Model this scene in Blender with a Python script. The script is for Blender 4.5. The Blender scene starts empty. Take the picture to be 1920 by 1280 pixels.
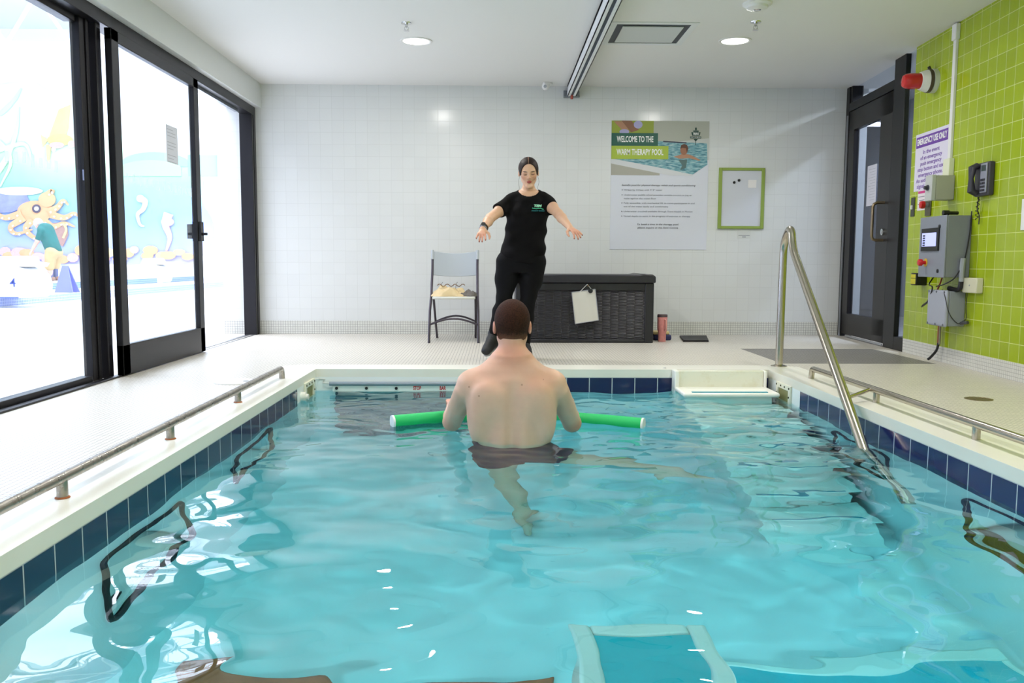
import bpy, bmesh, math, random
import numpy as np
from mathutils import Vector, Matrix
C = bpy.context.scene
COL = C.collection
PI = math.pi
random.seed(7)

# ------------------------------------------------------------------ camera
F_PX, PITCH, YAW, ROLL, HCAM = 1576.0, 0.0944, 0.019, 0.0042, 0.77
_cy, _sy = math.cos(YAW), math.sin(YAW)
FW = Vector((_sy*math.cos(PITCH), _cy*math.cos(PITCH), -math.sin(PITCH)))
_r0 = Vector((_cy, -_sy, 0)); _u0 = _r0.cross(FW)
RT = _r0*math.cos(ROLL) + _u0*math.sin(ROLL)
UP = -_r0*math.sin(ROLL) + _u0*math.cos(ROLL)
CAMP = Vector((0, 0, HCAM))
cd = bpy.data.cameras.new('camera'); cam = bpy.data.objects.new('camera', cd); COL.objects.link(cam)
cd.sensor_width = 36; cd.lens = F_PX*36/1920; cd.clip_start = .02; cd.clip_end = 200
m = Matrix((RT, UP, -FW)).transposed().to_4x4(); m.translation = CAMP
cam.matrix_world = m
C.camera = cam

# ------------------------------------------------------------------ colour, world, light
C.view_settings.view_transform = 'Standard'
C.view_settings.look = 'None'
C.view_settings.gamma = 1
C.view_settings.use_curve_mapping = False
C.view_settings.exposure = 0.0
w = bpy.data.worlds.new('world'); C.world = w; w.use_nodes = True
w.node_tree.nodes['Background'].inputs[0].default_value = (.80, .86, 1, 1)
w.node_tree.nodes['Background'].inputs[1].default_value = .35

def area_light(name, loc, size, power, color=(1, 1, 1), rot=(0, 0, 0), shape='RECTANGLE', sy=None, caustic=False, spread=PI):
    l = bpy.data.lights.new(name, 'AREA'); l.shape = shape; l.size = size
    if shape in ('RECTANGLE', 'ELLIPSE'): l.size_y = sy or size
    l.energy = power; l.color = color; l.spread = spread
    o = bpy.data.objects.new(name, l); o.location = loc; o.rotation_euler = rot; COL.objects.link(o)
    if caustic: l.cycles.is_caustics_light = True
    return o
# luminaires of the pool hall beyond the glass: long banks of ceiling lights
HALL_LAMPS = [(-6.6, 5.0), (-6.6, 13.0), (-14.6, 7.0), (-14.6, 16.0), (-6.6, 21.0)]
for k, (x, y) in enumerate(HALL_LAMPS):
    area_light('hall_light', (x, y, 7.35), 7.0, 1150, (.87, .90, 1), sy=7.0)
# recessed downlights of the therapy room (two rows)
DOWN = [(-.67, 7.19), (1.96, 7.09), (-.67, 4.4), (1.96, 4.4), (-.67, 1.6), (1.96, 1.6), (-.67, -1.2), (1.96, -1.2)]
ZC = 2.59
for x, y in DOWN:
    area_light('downlight_lamp', (x, y, ZC-.012), .2, 27, (1, .96, .91), shape='DISK', caustic=y > 0)
# unseen lamps added under water in the near end wall to brighten the pool
for x in (-.45, 1.0):
    area_light('added_pool_lamp', (x, 1.318, -.62), .22, 6.5, (.97, .98, 1), rot=(PI/2, 0, 0), shape='DISK', spread=2.2)
# fluorescent fittings of the corridor beyond the right door
area_light('corridor_lamp', (4.9, 8.2, 2.95), .25, 150, (.85, .9, 1), sy=3)

# ------------------------------------------------------------------ pixel helpers: where a sight line meets a plane of the place
def ray(u, v): return FW + RT*((u-960)/F_PX) - UP*((v-640)/F_PX)
def onz(u, v, z): d = ray(u, v); return CAMP + d*((z-HCAM)/d.z)
def ony(u, v, y): d = ray(u, v); return CAMP + d*(y/d.y)
def onr(u, v, off=0):                      # on the right wall, off metres into the room
    a = Vector((3.42, 5.3, 0)); d0 = (Vector((3.67, 8.95, 0))-a).normalized(); n = Vector((-d0.y, d0.x, 0)); a = a+n*off
    d = ray(u, v); t = n.dot(a-CAMP)/n.dot(d); return CAMP+d*t
def onx(u, v, x): d = ray(u, v); return CAMP + d*(x/d.x)

# ------------------------------------------------------------------ mesh helpers
class MB:
    def __init__(s): s.v = []; s.f = []; s.m = []; s.mi = 0
    def add(s, vs, fs):
        b = len(s.v); s.v += [tuple(p) for p in vs]; s.f += [[i+b for i in f] for f in fs]; s.m += [s.mi]*len(fs); return s
    def box(s, a, b, M=None):
        x0, y0, z0 = [min(p, q) for p, q in zip(a, b)]; x1, y1, z1 = [max(p, q) for p, q in zip(a, b)]
        vs = [(x0,y0,z0),(x1,y0,z0),(x1,y1,z0),(x0,y1,z0),(x0,y0,z1),(x1,y0,z1),(x1,y1,z1),(x0,y1,z1)]
        if M is not None: vs = [M @ Vector(p) for p in vs]
        return s.add(vs, [(0,3,2,1),(4,5,6,7),(0,1,5,4),(1,2,6,5),(2,3,7,6),(3,0,4,7)])
    def cbox(s, c, d, M=None):
        return s.box([c[i]-d[i]/2 for i in range(3)], [c[i]+d[i]/2 for i in range(3)], M)
    def tube(s, pts, r, n=12, cap=True, sx=1, sy=1, up=None):
        P = [Vector(p) for p in pts]; k = len(P)
        R = r if isinstance(r, (list, tuple)) else [r]*k
        T = []
        for i in range(k):
            t = (P[min(i+1, k-1)]-P[max(i-1, 0)]); T.append(t.normalized() if t.length > 1e-9 else Vector((0,0,1)))
        a = Vector(up) if up else (Vector((0,0,1)) if abs(T[0].z) < .9 else Vector((1,0,0)))
        N = (a - T[0]*a.dot(T[0])).normalized(); vs = []
        for i in range(k):
            N = (N - T[i]*N.dot(T[i])).normalized(); B = T[i].cross(N)
            for j in range(n):
                q = 2*PI*j/n; vs.append(P[i]+(N*math.cos(q)*sx+B*math.sin(q)*sy)*R[i])
        fs = [(i*n+j, i*n+(j+1) % n, (i+1)*n+(j+1) % n, (i+1)*n+j) for i in range(k-1) for j in range(n)]
        if cap: fs += [tuple(range(n))[::-1], tuple((k-1)*n+j for j in range(n))]
        return s.add(vs, fs)
    def cyl(s, a, b, r, n=20, r2=None): return s.tube([a, b], [r, r if r2 is None else r2], n)
    def lathe(s, prof, M=None, n=28):
        vs = []
        for r, z in prof:
            for j in range(n):
                q = 2*PI*j/n; p = Vector((r*math.cos(q), r*math.sin(q), z)); vs.append(M @ p if M is not None else p)
        fs = [(i*n+j, i*n+(j+1) % n, (i+1)*n+(j+1) % n, (i+1)*n+j) for i in range(len(prof)-1) for j in range(n)]
        fs += [tuple(range(n))[::-1], tuple((len(prof)-1)*n+j for j in range(n))]
        return s.add(vs, fs)
    def prism(s, poly, h, M=None):
        n = len(poly); vs = [Vector((x, y, 0)) for x, y in poly]+[Vector((x, y, h)) for x, y in poly]
        if M is not None: vs = [M @ p for p in vs]
        fs = [tuple(range(n))[::-1], tuple(range(n, 2*n))]+[(i, (i+1) % n, n+(i+1) % n, n+i) for i in range(n)]
        return s.add(vs, fs)
    def quad(s, a, b, c, d): return s.add([a, b, c, d], [(0, 1, 2, 3)])

def wmat(o):
    M = Matrix.LocRotScale(o.location, o.rotation_euler, None)
    return (wmat(o.parent) @ M) if o.parent else M
def obj(name, mb, mat, parent=None, smooth=False, bevel=0, seg=2, local=False, sub=0, kind=None, label=None):
    me = bpy.data.meshes.new(name)
    vs = [Vector(p) for p in mb.v]
    if parent is not None and not local:
        I = wmat(parent).inverted(); vs = [I @ p for p in vs]
    origin = None
    if parent is None or True:
        lo = Vector([min(p[i] for p in vs) for i in range(3)]); hi = Vector([max(p[i] for p in vs) for i in range(3)])
        origin = (lo+hi)/2; origin.z = lo.z
        vs = [p-origin for p in vs]
    me.from_pydata([tuple(p) for p in vs], [], mb.f)
    mats = mat if isinstance(mat, (list, tuple)) else [mat]
    for q in mats: me.materials.append(q)
    if len(mats) > 1: me.polygons.foreach_set('material_index', mb.m)
    if smooth:
        me.polygons.foreach_set('use_smooth', [True]*len(me.polygons))
        if smooth != 2: me.set_sharp_from_angle(angle=math.radians(40))
    me.update()
    o = bpy.data.objects.new(name, me); COL.objects.link(o); o.parent = parent
    o.location = origin
    if bevel:
        b = o.modifiers.new('bevel', 'BEVEL'); b.width = bevel; b.segments = seg; b.limit_method = 'ANGLE'; b.angle_limit = math.radians(35)
        if not smooth:
            me.polygons.foreach_set('use_smooth', [True]*len(me.polygons)); me.set_sharp_from_angle(angle=math.radians(35))
    if sub:
        q = o.modifiers.new('sub', 'SUBSURF'); q.levels = q.render_levels = sub
    if kind: o['kind'] = kind
    if label: o['label'] = label
    return o
def tag(o, label, cat, group=None, kind=None):
    o['label'] = label; o['category'] = cat
    if group: o['group'] = group
    if kind: o['kind'] = kind
    return o
def thing(name, label, cat, loc=(0,0,0), rotz=0, group=None):
    o = bpy.data.objects.new(name, None); COL.objects.link(o); o.empty_display_size = .05
    o.location = loc; o.rotation_euler = (0, 0, rotz)
    return tag(o, label, cat, group)
def copy_tree(o, parent=None):
    c = o.copy(); COL.objects.link(c); c.parent = parent
    for ch in [x for x in bpy.data.objects if x.parent == o]: copy_tree(ch, c)
    return c
def text(name, s, mat, M, size, parent=None, width=None, align='LEFT', bold=0, shear=0, depth=.0004, label=None, kind=None):
    cu = bpy.data.curves.new(name, 'FONT'); cu.body = s; cu.size = size; cu.align_x = align; cu.align_y = 'CENTER'
    cu.offset = bold; cu.shear = shear; cu.extrude = depth; cu.resolution_u = 3
    t = bpy.data.objects.new(name+'_tmp', cu); COL.objects.link(t)
    dg = bpy.context.evaluated_depsgraph_get(); dg.update()
    me = bpy.data.meshes.new_from_object(t.evaluated_get(dg))
    vs = [v.co.copy() for v in me.vertices]; fs = [list(p.vertices) for p in me.polygons]
    bpy.data.objects.remove(t); bpy.data.meshes.remove(me); bpy.data.curves.remove(cu)
    if not vs: return None
    x0 = min(v.x for v in vs); x1 = max(v.x for v in vs)
    if width:
        k = width/(x1-x0)
        for v in vs: v.x *= k
    mb = MB(); mb.add([M @ v for v in vs], fs)
    return obj(name, mb, mat, parent, label=label, kind=kind)
def wallM(origin, right, up):
    r = Vector(right).normalized(); u = Vector(up).normalized(); n = r.cross(u)
    M = Matrix((r, u, n)).transposed().to_4x4(); M.translation = Vector(origin); return M

# ------------------------------------------------------------------ materials
def lin(c):
    if isinstance(c, str):
        c = c.lstrip('#'); c = [int(c[i:i+2], 16)/255 for i in (0, 2, 4)]
        c = [x/12.92 if x <= .04045 else ((x+.055)/1.055)**2.4 for x in c]
    return (c[0], c[1], c[2], 1)
class NT:
    def __init__(s, name):
        s.m = bpy.data.materials.new(name); s.m.use_nodes = True; s.t = s.m.node_tree; s.n = s.t.nodes
        s.b = s.n['Principled BSDF']; s.out = s.n['Material Output']
    def new(s, t, **k):
        q = s.n.new(t)
        for a, b in k.items(): setattr(q, a, b)
        return q
    def link(s, a, b): s.t.links.new(a, b)
    def pos(s, kind='object'):
        if kind == 'world': return s.new('ShaderNodeNewGeometry').outputs['Position']
        return s.new('ShaderNodeTexCoord').outputs['Object']
    def math(s, op, a, b=None):
        q = s.new('ShaderNodeMath', operation=op)
        for i, x in enumerate((a, b)):
            if x is None: continue
            if isinstance(x, (int, float)): q.inputs[i].default_value = x
            else: s.link(x, q.inputs[i])
        return q.outputs[0]
    def noise(s, vec, scale, detail=3, rough=.5):
        q = s.new('ShaderNodeTexNoise'); s.link(vec, q.inputs['Vector']); q.inputs['Scale'].default_value = scale
        q.inputs['Detail'].default_value = detail; q.inputs['Roughness'].default_value = rough; return q.outputs['Fac']
    def ramp(s, fac, stops):
        q = s.new('ShaderNodeValToRGB'); e = q.color_ramp.elements
        while len(e) < len(stops): e.new(.5)
        for i, (p, c) in enumerate(stops): e[i].position = p; e[i].color = lin(c) if not isinstance(c, (int, float)) else (c, c, c, 1)
        s.link(fac, q.inputs[0]); return q.outputs[0]
    def mix(s, fac, a, b, blend='MIX'):
        q = s.new('ShaderNodeMix', data_type='RGBA', blend_type=blend)
        if isinstance(fac, (int, float)): q.inputs[0].default_value = fac
        else: s.link(fac, q.inputs[0])
        for i, x in ((6, a), (7, b)):
            if hasattr(x, 'node'): s.link(x, q.inputs[i])
            else: q.inputs[i].default_value = lin(x)
        return q.outputs[2]
    def bump(s, h, strength=.2, dist=.002):
        q = s.new('ShaderNodeBump'); q.inputs['Strength'].default_value = strength; q.inputs['Distance'].default_value = dist
        s.link(h, q.inputs['Height']); s.link(q.outputs[0], s.b.inputs['Normal']); return q
    def set(s, **k):
        for a, v in k.items():
            i = s.b.inputs[a.replace('_', ' ')]
            if hasattr(v, 'node'): s.link(v, i)
            else: i.default_value = v
        return s
_mc = {}
def mat(name, color, rough=.5, metal=0, var=.0, vscale=20, bump=0, bscale=60, emit=None, es=0, coat=0, sss=0, bdist=.002):
    if name in _mc: return _mc[name]
    t = NT(name); c = lin(color)
    P = t.pos()
    if var:
        d = tuple(max(0, x*(1-var)) for x in c[:3]); e = tuple(min(1, x*(1+var)) for x in c[:3])
        col = t.ramp(t.noise(P, vscale), [(.3, d), (.7, e)]); t.link(col, t.b.inputs['Base Color'])
    else: t.b.inputs['Base Color'].default_value = c
    t.set(Roughness=rough, Metallic=metal)
    if coat: t.b.inputs['Coat Weight'].default_value = coat
    if sss:
        t.b.inputs['Subsurface Weight'].default_value = sss; t.b.inputs['Subsurface Radius'].default_value = (.6, .25, .12); t.b.inputs['Subsurface Scale'].default_value = .02
    if bump: t.bump(t.noise(P, bscale, 4), bump, bdist)
    if emit: t.b.inputs['Emission Color'].default_value = lin(emit); t.b.inputs['Emission Strength'].default_value = es
    _mc[name] = t.m; return t.m
def tile_mat(name, base, grout, size, gw=.003, axes='xz', var=.03, rough=.25, bumps=.35, off=(0, 0), noise=.05, world=True, dirt=None):
    """square tiles in a straight grid laid on the plane of two world axes"""
    t = NT(name); sp = t.new('ShaderNodeSeparateXYZ'); P = t.pos('world' if world else 'object'); t.link(P, sp.inputs[0])
    ax = {'x': sp.outputs[0], 'y': sp.outputs[1], 'z': sp.outputs[2]}
    cells = []; lines = []
    sz = size if isinstance(size, tuple) else (size, size)
    for a, o, s_ in zip(axes, off, sz):
        q = t.math('DIVIDE', t.math('SUBTRACT', ax[a], o), s_)
        fr = t.math('FRACT', q); cells.append(t.math('FLOOR', q))
        lines.append(t.math('MINIMUM', fr, t.math('SUBTRACT', 1, fr)))
    # distance to the nearest joint in metres
    dd = t.math('MINIMUM', t.math('MULTIPLY', lines[0], sz[0]), t.math('MULTIPLY', lines[1], sz[1]))
    mr = t.new('ShaderNodeMapRange'); t.link(dd, mr.inputs[0]); mr.inputs[1].default_value = gw*.35; mr.inputs[2].default_value = gw*.65
    cm = t.new('ShaderNodeCombineXYZ'); t.link(cells[0], cm.inputs[0]); t.link(cells[1], cm.inputs[1])
    wn = t.new('ShaderNodeTexWhiteNoise'); wn.noise_dimensions = '3D'; t.link(cm.outputs[0], wn.inputs['Vector'])
    c = lin(base)
    tc = t.ramp(wn.outputs['Value'], [(0, tuple(x*(1-var) for x in c[:3])), (1, tuple(min(1, x*(1+var)) for x in c[:3]))])
    if noise:
        nn = t.noise(P, 1.3, 4); tc = t.mix(noise*2, tc, t.ramp(nn, [(.3, tuple(x*.6 for x in c[:3])), (.7, c[:3])]))
    if dirt: tc = t.mix(t.ramp(t.noise(P, 2.2, 5), [(.5, 0.0), (.8, .5)]), tc, dirt)
    t.link(t.mix(mr.outputs[0], grout, tc), t.b.inputs['Base Color'])
    t.link(t.math('ADD', t.math('MULTIPLY', t.math('SUBTRACT', 1, mr.outputs[0]), .5), rough), t.b.inputs['Roughness'])
    t.bump(mr.outputs[0], bumps, .0015)
    return t.m
def glass_mat(name, tint=(1, 1, 1), refl=1.0, base=.04):
    """thin architectural glass: clear with a mirror part that grows at grazing angles"""
    t = NT(name); t.n.remove(t.b)
    tr = t.new('ShaderNodeBsdfTransparent'); tr.inputs[0].default_value = (*tint, 1)
    gl = t.new('ShaderNodeBsdfGlossy'); gl.inputs['Roughness'].default_value = .01
    lw = t.new('ShaderNodeLayerWeight'); lw.inputs[0].default_value = .5
    fr = t.math('ADD', t.math('MULTIPLY', t.math('POWER', lw.outputs['Facing'], 5), .9), base)
    mx = t.new('ShaderNodeMixShader'); t.link(t.math('MULTIPLY', fr, refl), mx.inputs[0]); t.link(tr.outputs[0], mx.inputs[1]); t.link(gl.outputs[0], mx.inputs[2])
    t.link(mx.outputs[0], t.out.inputs[0]); return t.m
def stainless(name='stainless_steel', rough=.22):
    if name in _mc: return _mc[name]
    t = NT(name); P = t.pos(); t.set(Metallic=1.0, Base_Color=lin('#b9b2a6'))
    t.link(t.ramp(t.noise(P, 220, 2), [(.3, rough*.9), (.8, rough*1.15)]), t.b.inputs['Roughness']); _mc[name] = t.m; return t.m

M_WHITE = mat('white_paint', '#dde0e0', .6)
M_CEIL = mat('ceiling_paint', '#e3e3e0', .75)
M_BLACKALU = mat('black_aluminium', '#17161a', .38, .4)
M_BLACK = mat('black_plastic', '#111114', .45)
M_GEL = mat('pool_gelcoat', '#e9e7dc', .28, var=.03, vscale=3)
M_STEEL = stainless()
M_CHROME = mat('chrome', '#d8d8da', .12, 1)
M_WHITEPL = mat('white_plastic', '#e6e6e4', .35)
M_GREYPL = mat('grey_plastic', '#9aa0a6', .4)
M_PAPER = mat('paper', '#eceef0', .7)
M_GLASS = glass_mat('window_glass', (.93, .96, .98))
# ================================================================== THE SETTING
XL, YW = -2.51, 8.95                       # glass wall on the left, tiled back wall
PX0, PX1, PY0, PY1 = -1.195, 1.826, 1.28, 5.555   # inner faces of the pool
ZCOP, ZTILE, ZWAT, ZBOT = .058, .004, -.088, -1.29
CW = .26                                   # coping width
RA, RB = Vector((3.42, 5.3, 0)), Vector((3.67, 8.95, 0))      # plan line of the right wall
RDIR = (RB-RA).normalized(); RN = Vector((-RDIR.y, RDIR.x, 0))    # RN points into the room
def rw(y, off=0, z=0):                     # point on the right wall at depth y, off = distance into the room
    p = RA + RDIR*((y-RA.y)/RDIR.y) + RN*off; return Vector((p.x, p.y, z))
GY = 7.25                                  # far end of the green wall

M_FLOOR = tile_mat('mosaic_floor_tile', '#d9d4c8', '#8f8b86', .0254, .0028, 'xy', .05, .35, .2, noise=.04)
M_FLOORD = tile_mat('dark_mosaic_tile', '#8d8a84', '#4a4848', .0254, .0042, 'xy', .08, .4, .2, noise=.04)
M_BASE = tile_mat('mosaic_cove_tile', '#d7d8d2', '#8f8f8c', .0254, .003, 'xz', .04, .3, .2)
M_BASER = tile_mat('mosaic_cove_tile_side', '#dcdcd6', '#a9a9a4', .0254, .003, 'yz', .04, .3, .2)
M_WTILE = tile_mat('white_wall_tile', '#d9dcdc', '#cbcecd', .1225, .0032, 'xz', .012, .18, .2, noise=.02, off=(0, .02))
M_WTILE.node_tree.nodes['Principled BSDF'].inputs['Specular IOR Level'].default_value = .22
M_GTILE = tile_mat('lime_wall_tile', '#9fb414', '#d3dc86', .1225, .0042, 'yz', .06, .14, .4, off=(.03, .12), noise=.03)
M_BTILE = tile_mat('navy_pool_tile_x', '#161d4e', '#b9c0c4', (.1525, .1525), .0055, 'xz', .10, .12, .4, off=(.4711, ZTILE), noise=0)
M_BTILEY = tile_mat('navy_pool_tile_y', '#131b46', '#b9c0c4', (.1525, .1525), .0055, 'yz', .10, .12, .4, off=(2.0873, ZTILE), noise=0)
M_BTILER = tile_mat('navy_pool_tile_r', '#1a1f58', '#b9c0c4', (.1525, .1525), .0055, 'yz', .10, .12, .4, off=(3.9168, ZTILE), noise=0)
M_SHELL = mat('pool_shell_gelcoat', '#edf4f4', .35, var=.03, vscale=1.2)

def struct(name, mb, m, **k): return obj(name, mb, m, kind='structure', **k)

# deck: four slabs around the pool, recessed dark mat field by the right door
ox0, ox1, oy0, oy1 = PX0-CW, PX1+CW, PY0-CW, PY1+.247
b = MB()
YN = -3.2
for a, c in (((-2.9, YN), (ox0, YW)), ((ox1, YN), (3.9, oy1)), ((2.2, oy1), (3.9, 6.38)), ((ox0, oy1), (2.2, YW)), ((ox0, YN), (ox1, oy0)),
             ((2.2, 7.5), (3.9, YW)), ((3.4, 6.38), (3.9, 7.5))):
    if a[0] < c[0] and a[1] < c[1]: b.box((a[0], a[1], -.12), (c[0], c[1], 0))
struct('floor', b, M_FLOOR)
b = MB(); b.box((2.2, 6.38, -.12), (3.4, 7.5, -.0005))
struct('floor_mat', b, M_FLOORD)
# pool shell
b = MB(); T = .12
# left wall: two window openings at Y 2.52..3.15 and 3.80..4.45, z -.68..-.25
def wall_with_windows(b, x0, x1, wins, zlo, zhi):
    ys = [PY0-T]+[q for w_ in wins for q in w_[:2]]+[PY1+T]
    for i in range(0, len(ys)-1, 2): b.box((x0, ys[i], zlo), (x1, ys[i+1], zhi))
    for y0, y1, z0, z1 in wins:
        b.box((x0, y0, zlo), (x1, y1, z0)); b.box((x0, y0, z1), (x1, y1, zhi))
WINS = [(2.50, 3.15, -.69, -.24), (3.80, 4.45, -.69, -.24)]
wall_with_windows(b, PX0-T, PX0, WINS, ZBOT-T, -.1485)
wall_with_windows(b, PX1, PX1+T, WINS, ZBOT-T, -.1485)
b.box((PX0, PY1, ZBOT-T), (PX1, PY1+T, -.1485)); b.box((PX0, PY0-T, ZBOT-T), (PX1, PY0, -.1485))
b.box((PX0, PY0, ZBOT-T), (PX1, PY1, ZBOT))
# plain panels beside the corners, at tile level
YTL, YTR, XTF = 5.03, 4.965, .0
b.box((PX0-T, YTL, -.1485), (PX0, PY1+T, ZTILE+.001)); b.box((PX1, YTR, -.1485), (PX1+T, PY1+T, ZTILE+.001))
b.box((PX0, PY1, -.1485), (XTF, PY1+T, ZTILE+.001)); b.box((PX0-T, PY0-T, -.1485), (PX1+T, PY0, ZTILE+.001))
shell = struct('pool_shell', b, M_SHELL)
# waterline tiles
b = MB(); b.box((PX0-T, PY0, -.1485), (PX0-.001, YTL, ZTILE)); struct('waterline_tile_left', b, M_BTILEY)
b = MB(); b.box((PX1+.001, PY0, -.1485), (PX1+T, YTR, ZTILE)); struct('waterline_tile_right', b, M_BTILER)
b = MB(); b.box((XTF, PY1+.001, -.1485), (PX1, PY1+T, ZTILE)); struct('waterline_tile_back', b, M_BTILE)
# coping
b = MB()
b.box((ox0, oy0, ZTILE), (PX0, oy1, ZCOP)); b.box((PX1, oy0, ZTILE), (ox1, oy1, ZCOP))
b.box((PX0, PY1, ZTILE), (PX1, oy1, ZCOP)); b.box((PX0, oy0, ZTILE), (PX1, PY0, ZCOP))
b.box((ox0, oy0, -.12), (ox0+.1, oy1, ZTILE)); b.box((ox1-.1, oy0, -.12), (ox1, oy1, ZTILE))
bm = bmesh.new()
def slab_ring(outer, inner, z0, z1, cut=.1):
    ox, oy, OX, OY = outer; ix, iy, IX, IY = inner
    o8 = [(ox, oy), (OX, oy), (OX, OY-cut), (OX-cut, OY), (ox+cut, OY), (ox, OY-cut)]
    i6 = [(ix, iy), (IX, iy), (IX, IY-.001), (IX-.001, IY), (ix+.001, IY), (ix, IY-.001)]
    r = MB(); n = 6
    vs = [(x, y, z) for z in (z0, z1) for x, y in o8]+[(x, y, z) for z in (z0, z1) for x, y in i6]
    fs = []
    for i in range(n):
        j = (i+1) % n
        fs += [(i, j, n+j, n+i), (2*n+j, 2*n+i, 3*n+i, 3*n+j), (n+i, n+j, 3*n+j, 3*n+i), (j, i, 2*n+i, 2*n+j)]
    r.add(vs, fs); return r
b = slab_ring((ox0, oy0, ox1, oy1), (PX0, PY0, PX1, PY1), ZTILE+.0005, ZCOP)
struct('pool_coping', b, M_GEL, bevel=.006)

# ------------------------------------------------------------------ walls, ceiling
b = MB(); b.box((XL-.01, YW, .14), (3.9, YW+.15, 3.0)); b.box((-2.88, YW, .14), (XL-.01, YW+.15, 5.8))
struct('wall_back', b, M_WTILE)
b = MB(); b.box((-2.88, YW-.004, 0), (3.68, YW+.15, .14)); struct('baseboard_back', b, M_BASE, bevel=.002)
b = MB()
z0, z1 = .12, ZC+.02
p0, p1 = rw(YN), rw(GY); q0, q1 = rw(YN, -.14), rw(GY, -.14)
def vslab(b, a, c, off, z0, z1):
    """upright slab along the right wall from depth a to c, thickness from 0 to off (negative: away from the room)"""
    P = [rw(a), rw(c), rw(c, off), rw(a, off)]
    b.add([(p.x, p.y, z) for z in (z0, z1) for p in P], [(3,2,1,0),(4,5,6,7),(0,1,5,4),(1,2,6,5),(2,3,7,6),(3,0,4,7)])
vslab(b, YN, GY, -.14, .12, 3.0); struct('wall_right', b, M_GTILE)
b = MB(); vslab(b, YN, GY, -.14, 0, .12); struct('baseboard_right', b, M_BASER)
b = MB(); b.box((XL-.3, YN, ZC), (4.0, YW+.14, ZC+.3)); struct('ceiling', b, M_CEIL)
b = MB(); b.box((-2.9, YN-.15, 0), (3.9, YN, ZC+.2)); struct('wall_front', b, M_WTILE)
# left side: soffit over the glass wall, short wall before it
b = MB(); b.box((XL-.3, YN, 2.345), (-2.44, YW, ZC+.3)); struct('wall_left_soffit', b, M_WHITE)
b = MB(); b.box((XL-.2, YN, 0), (XL, .6, 2.36)); struct('wall_left', b, M_WTILE)

# ------------------------------------------------------------------ the glass wall on the left (window_1 fixed light, door_1 sliding leaf)
w1 = thing('window_1', 'tall fixed glass light in a black frame', 'window', (XL-.05, 3, 0)); w1['kind'] = 'structure'
b = MB()
b.box((XL-.11, .6, 2.262), (XL+.012, YW-.02, 2.347)); b.box((XL-.10, .6, 0), (XL-.03, 5.3, .045))
b.box((XL-.02, .6, 0), (XL+.03, 5.8, .012)); b.box((XL-.14, .6, 2.22), (XL-.07, 5.35, 2.27))
obj('window_frame', b, M_BLACKALU, w1, bevel=.004)
b = MB(); b.box((XL-.115, 5.365, 0), (XL-.055, 5.43, 2.27)); b.box((XL-.10, 5.43, 0), (XL-.045, 5.465, 2.27)); obj('mullion', b, M_BLACKALU, w1, bevel=.004)
b = MB(); b.box((XL-.14, 5.505, 0), (XL-.018, 5.572, 2.27)); obj('mullion', b, M_BLACKALU, w1, bevel=.006)
b = MB(); b.box((XL-.115, 2.2, 0), (XL-.045, 2.31, 2.27)); b.box((XL-.14, 2.31, 0), (XL-.01, 2.42, 2.27)); obj('mullion', b, M_BLACKALU, w1, bevel=.004)
b = MB(); b.box((XL-.083, .6, .045), (XL-.077, 5.365, 2.262)); obj('pane', b, M_GLASS, w1)
b = MB(); b.box((XL-.066, 5.355, 1.265), (XL-.06, 5.364, 1.33)); obj('latch', b, mat('latch_grey', '#8a93b8', .4), w1)
b = MB(); b.box((XL-.118, 8.80, 0), (XL+.01, 8.84, 2.27)); b.box((XL-.118, 8.86, 0), (XL+.012, 8.93, 2.27)); b.box((XL-.118, 8.84, 0), (XL-.03, 8.86, 2.27))
obj('jamb', b, M_BLACKALU, w1, bevel=.003)
for z in (.18, .32, .75, .95, 1.05, 1.45, 1.75, 2.05):
    b = MB(); b.cyl((XL-.03, 8.83, z), (XL-.026, 8.83, z), .007, 10); obj('screw', b, M_CHROME, w1)
b = MB(); b.box((XL-.085, 5.8, 2.235), (XL-.05, 8.55, 2.262)); obj('track', b, mat('track_metal', '#8f949c', .3, .9), w1)
b = MB(); b.box((XL-.09, 5.9, 0), (XL-.05, 8.75, .006)); b.box((XL-.02, 5.9, 0), (XL+.0, 8.75, .004)); obj('track', b, mat('track_metal', '#8f949c', .3, .9), w1)
d1 = thing('door_1', 'black framed glass sliding door leaf', 'door', (XL+.03, 6.4, 0)); d1['kind'] = 'structure'
DX0, DX1, DY0, DY1 = XL-.0, XL+.045, 5.578, 7.15
b = MB(); b.box((DX0, DY0, .006), (DX1, DY0+.105, 2.25)); b.box((DX0, DY1-.105, .006), (DX1, DY1, 2.25))
b.box((DX0, DY0, .006), (DX1, DY1, .21)); b.box((DX0, DY0, 2.175), (DX1, DY1, 2.25)); obj('door_frame', b, M_BLACKALU, d1, bevel=.004)
b = MB(); b.box((DX0+.02, DY0+.1, .2), (DX0+.027, DY1-.1, 2.18)); obj('pane', b, M_GLASS, d1)
t = NT('frosted_vinyl'); t.b.inputs['Base Color'].default_value = lin('#e8ecf6'); t.b.inputs['Roughness'].default_value = .8; t.b.inputs['Alpha'].default_value = .28; M_FROST = t.m
def dashes(parent, x, y0, y1, z, n):
    b = MB()
    for i in range(n):
        y = y0+(y1-y0)*(i+.5)/n; b.box((x, y-.017, z-.03+.008*math.sin(i*2.1)), (x+.001, y+.017, z+.03+.008*math.sin(i*1.3)))
    obj('safety_marking', b, M_FROST, parent, label='strip of white frosted squares')
dashes(d1, DX0+.029, DY0+.14, DY1-.14, 1.32, 12); dashes(w1, XL-.075, 2.6, 5.1, 1.32, 30)
b = MB(); b.box((DX1-.001, 7.06, .93), (DX1+.02, 7.13, 1.09)); b.cyl((DX1+.02, 7.095, .99), (DX1+.06, 7.095, .99), .012); b.box((DX0-.05, 7.06, .95), (DX0, 7.13, 1.07)); obj('door_handle', b, M_BLACK, d1, bevel=.003)
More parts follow.
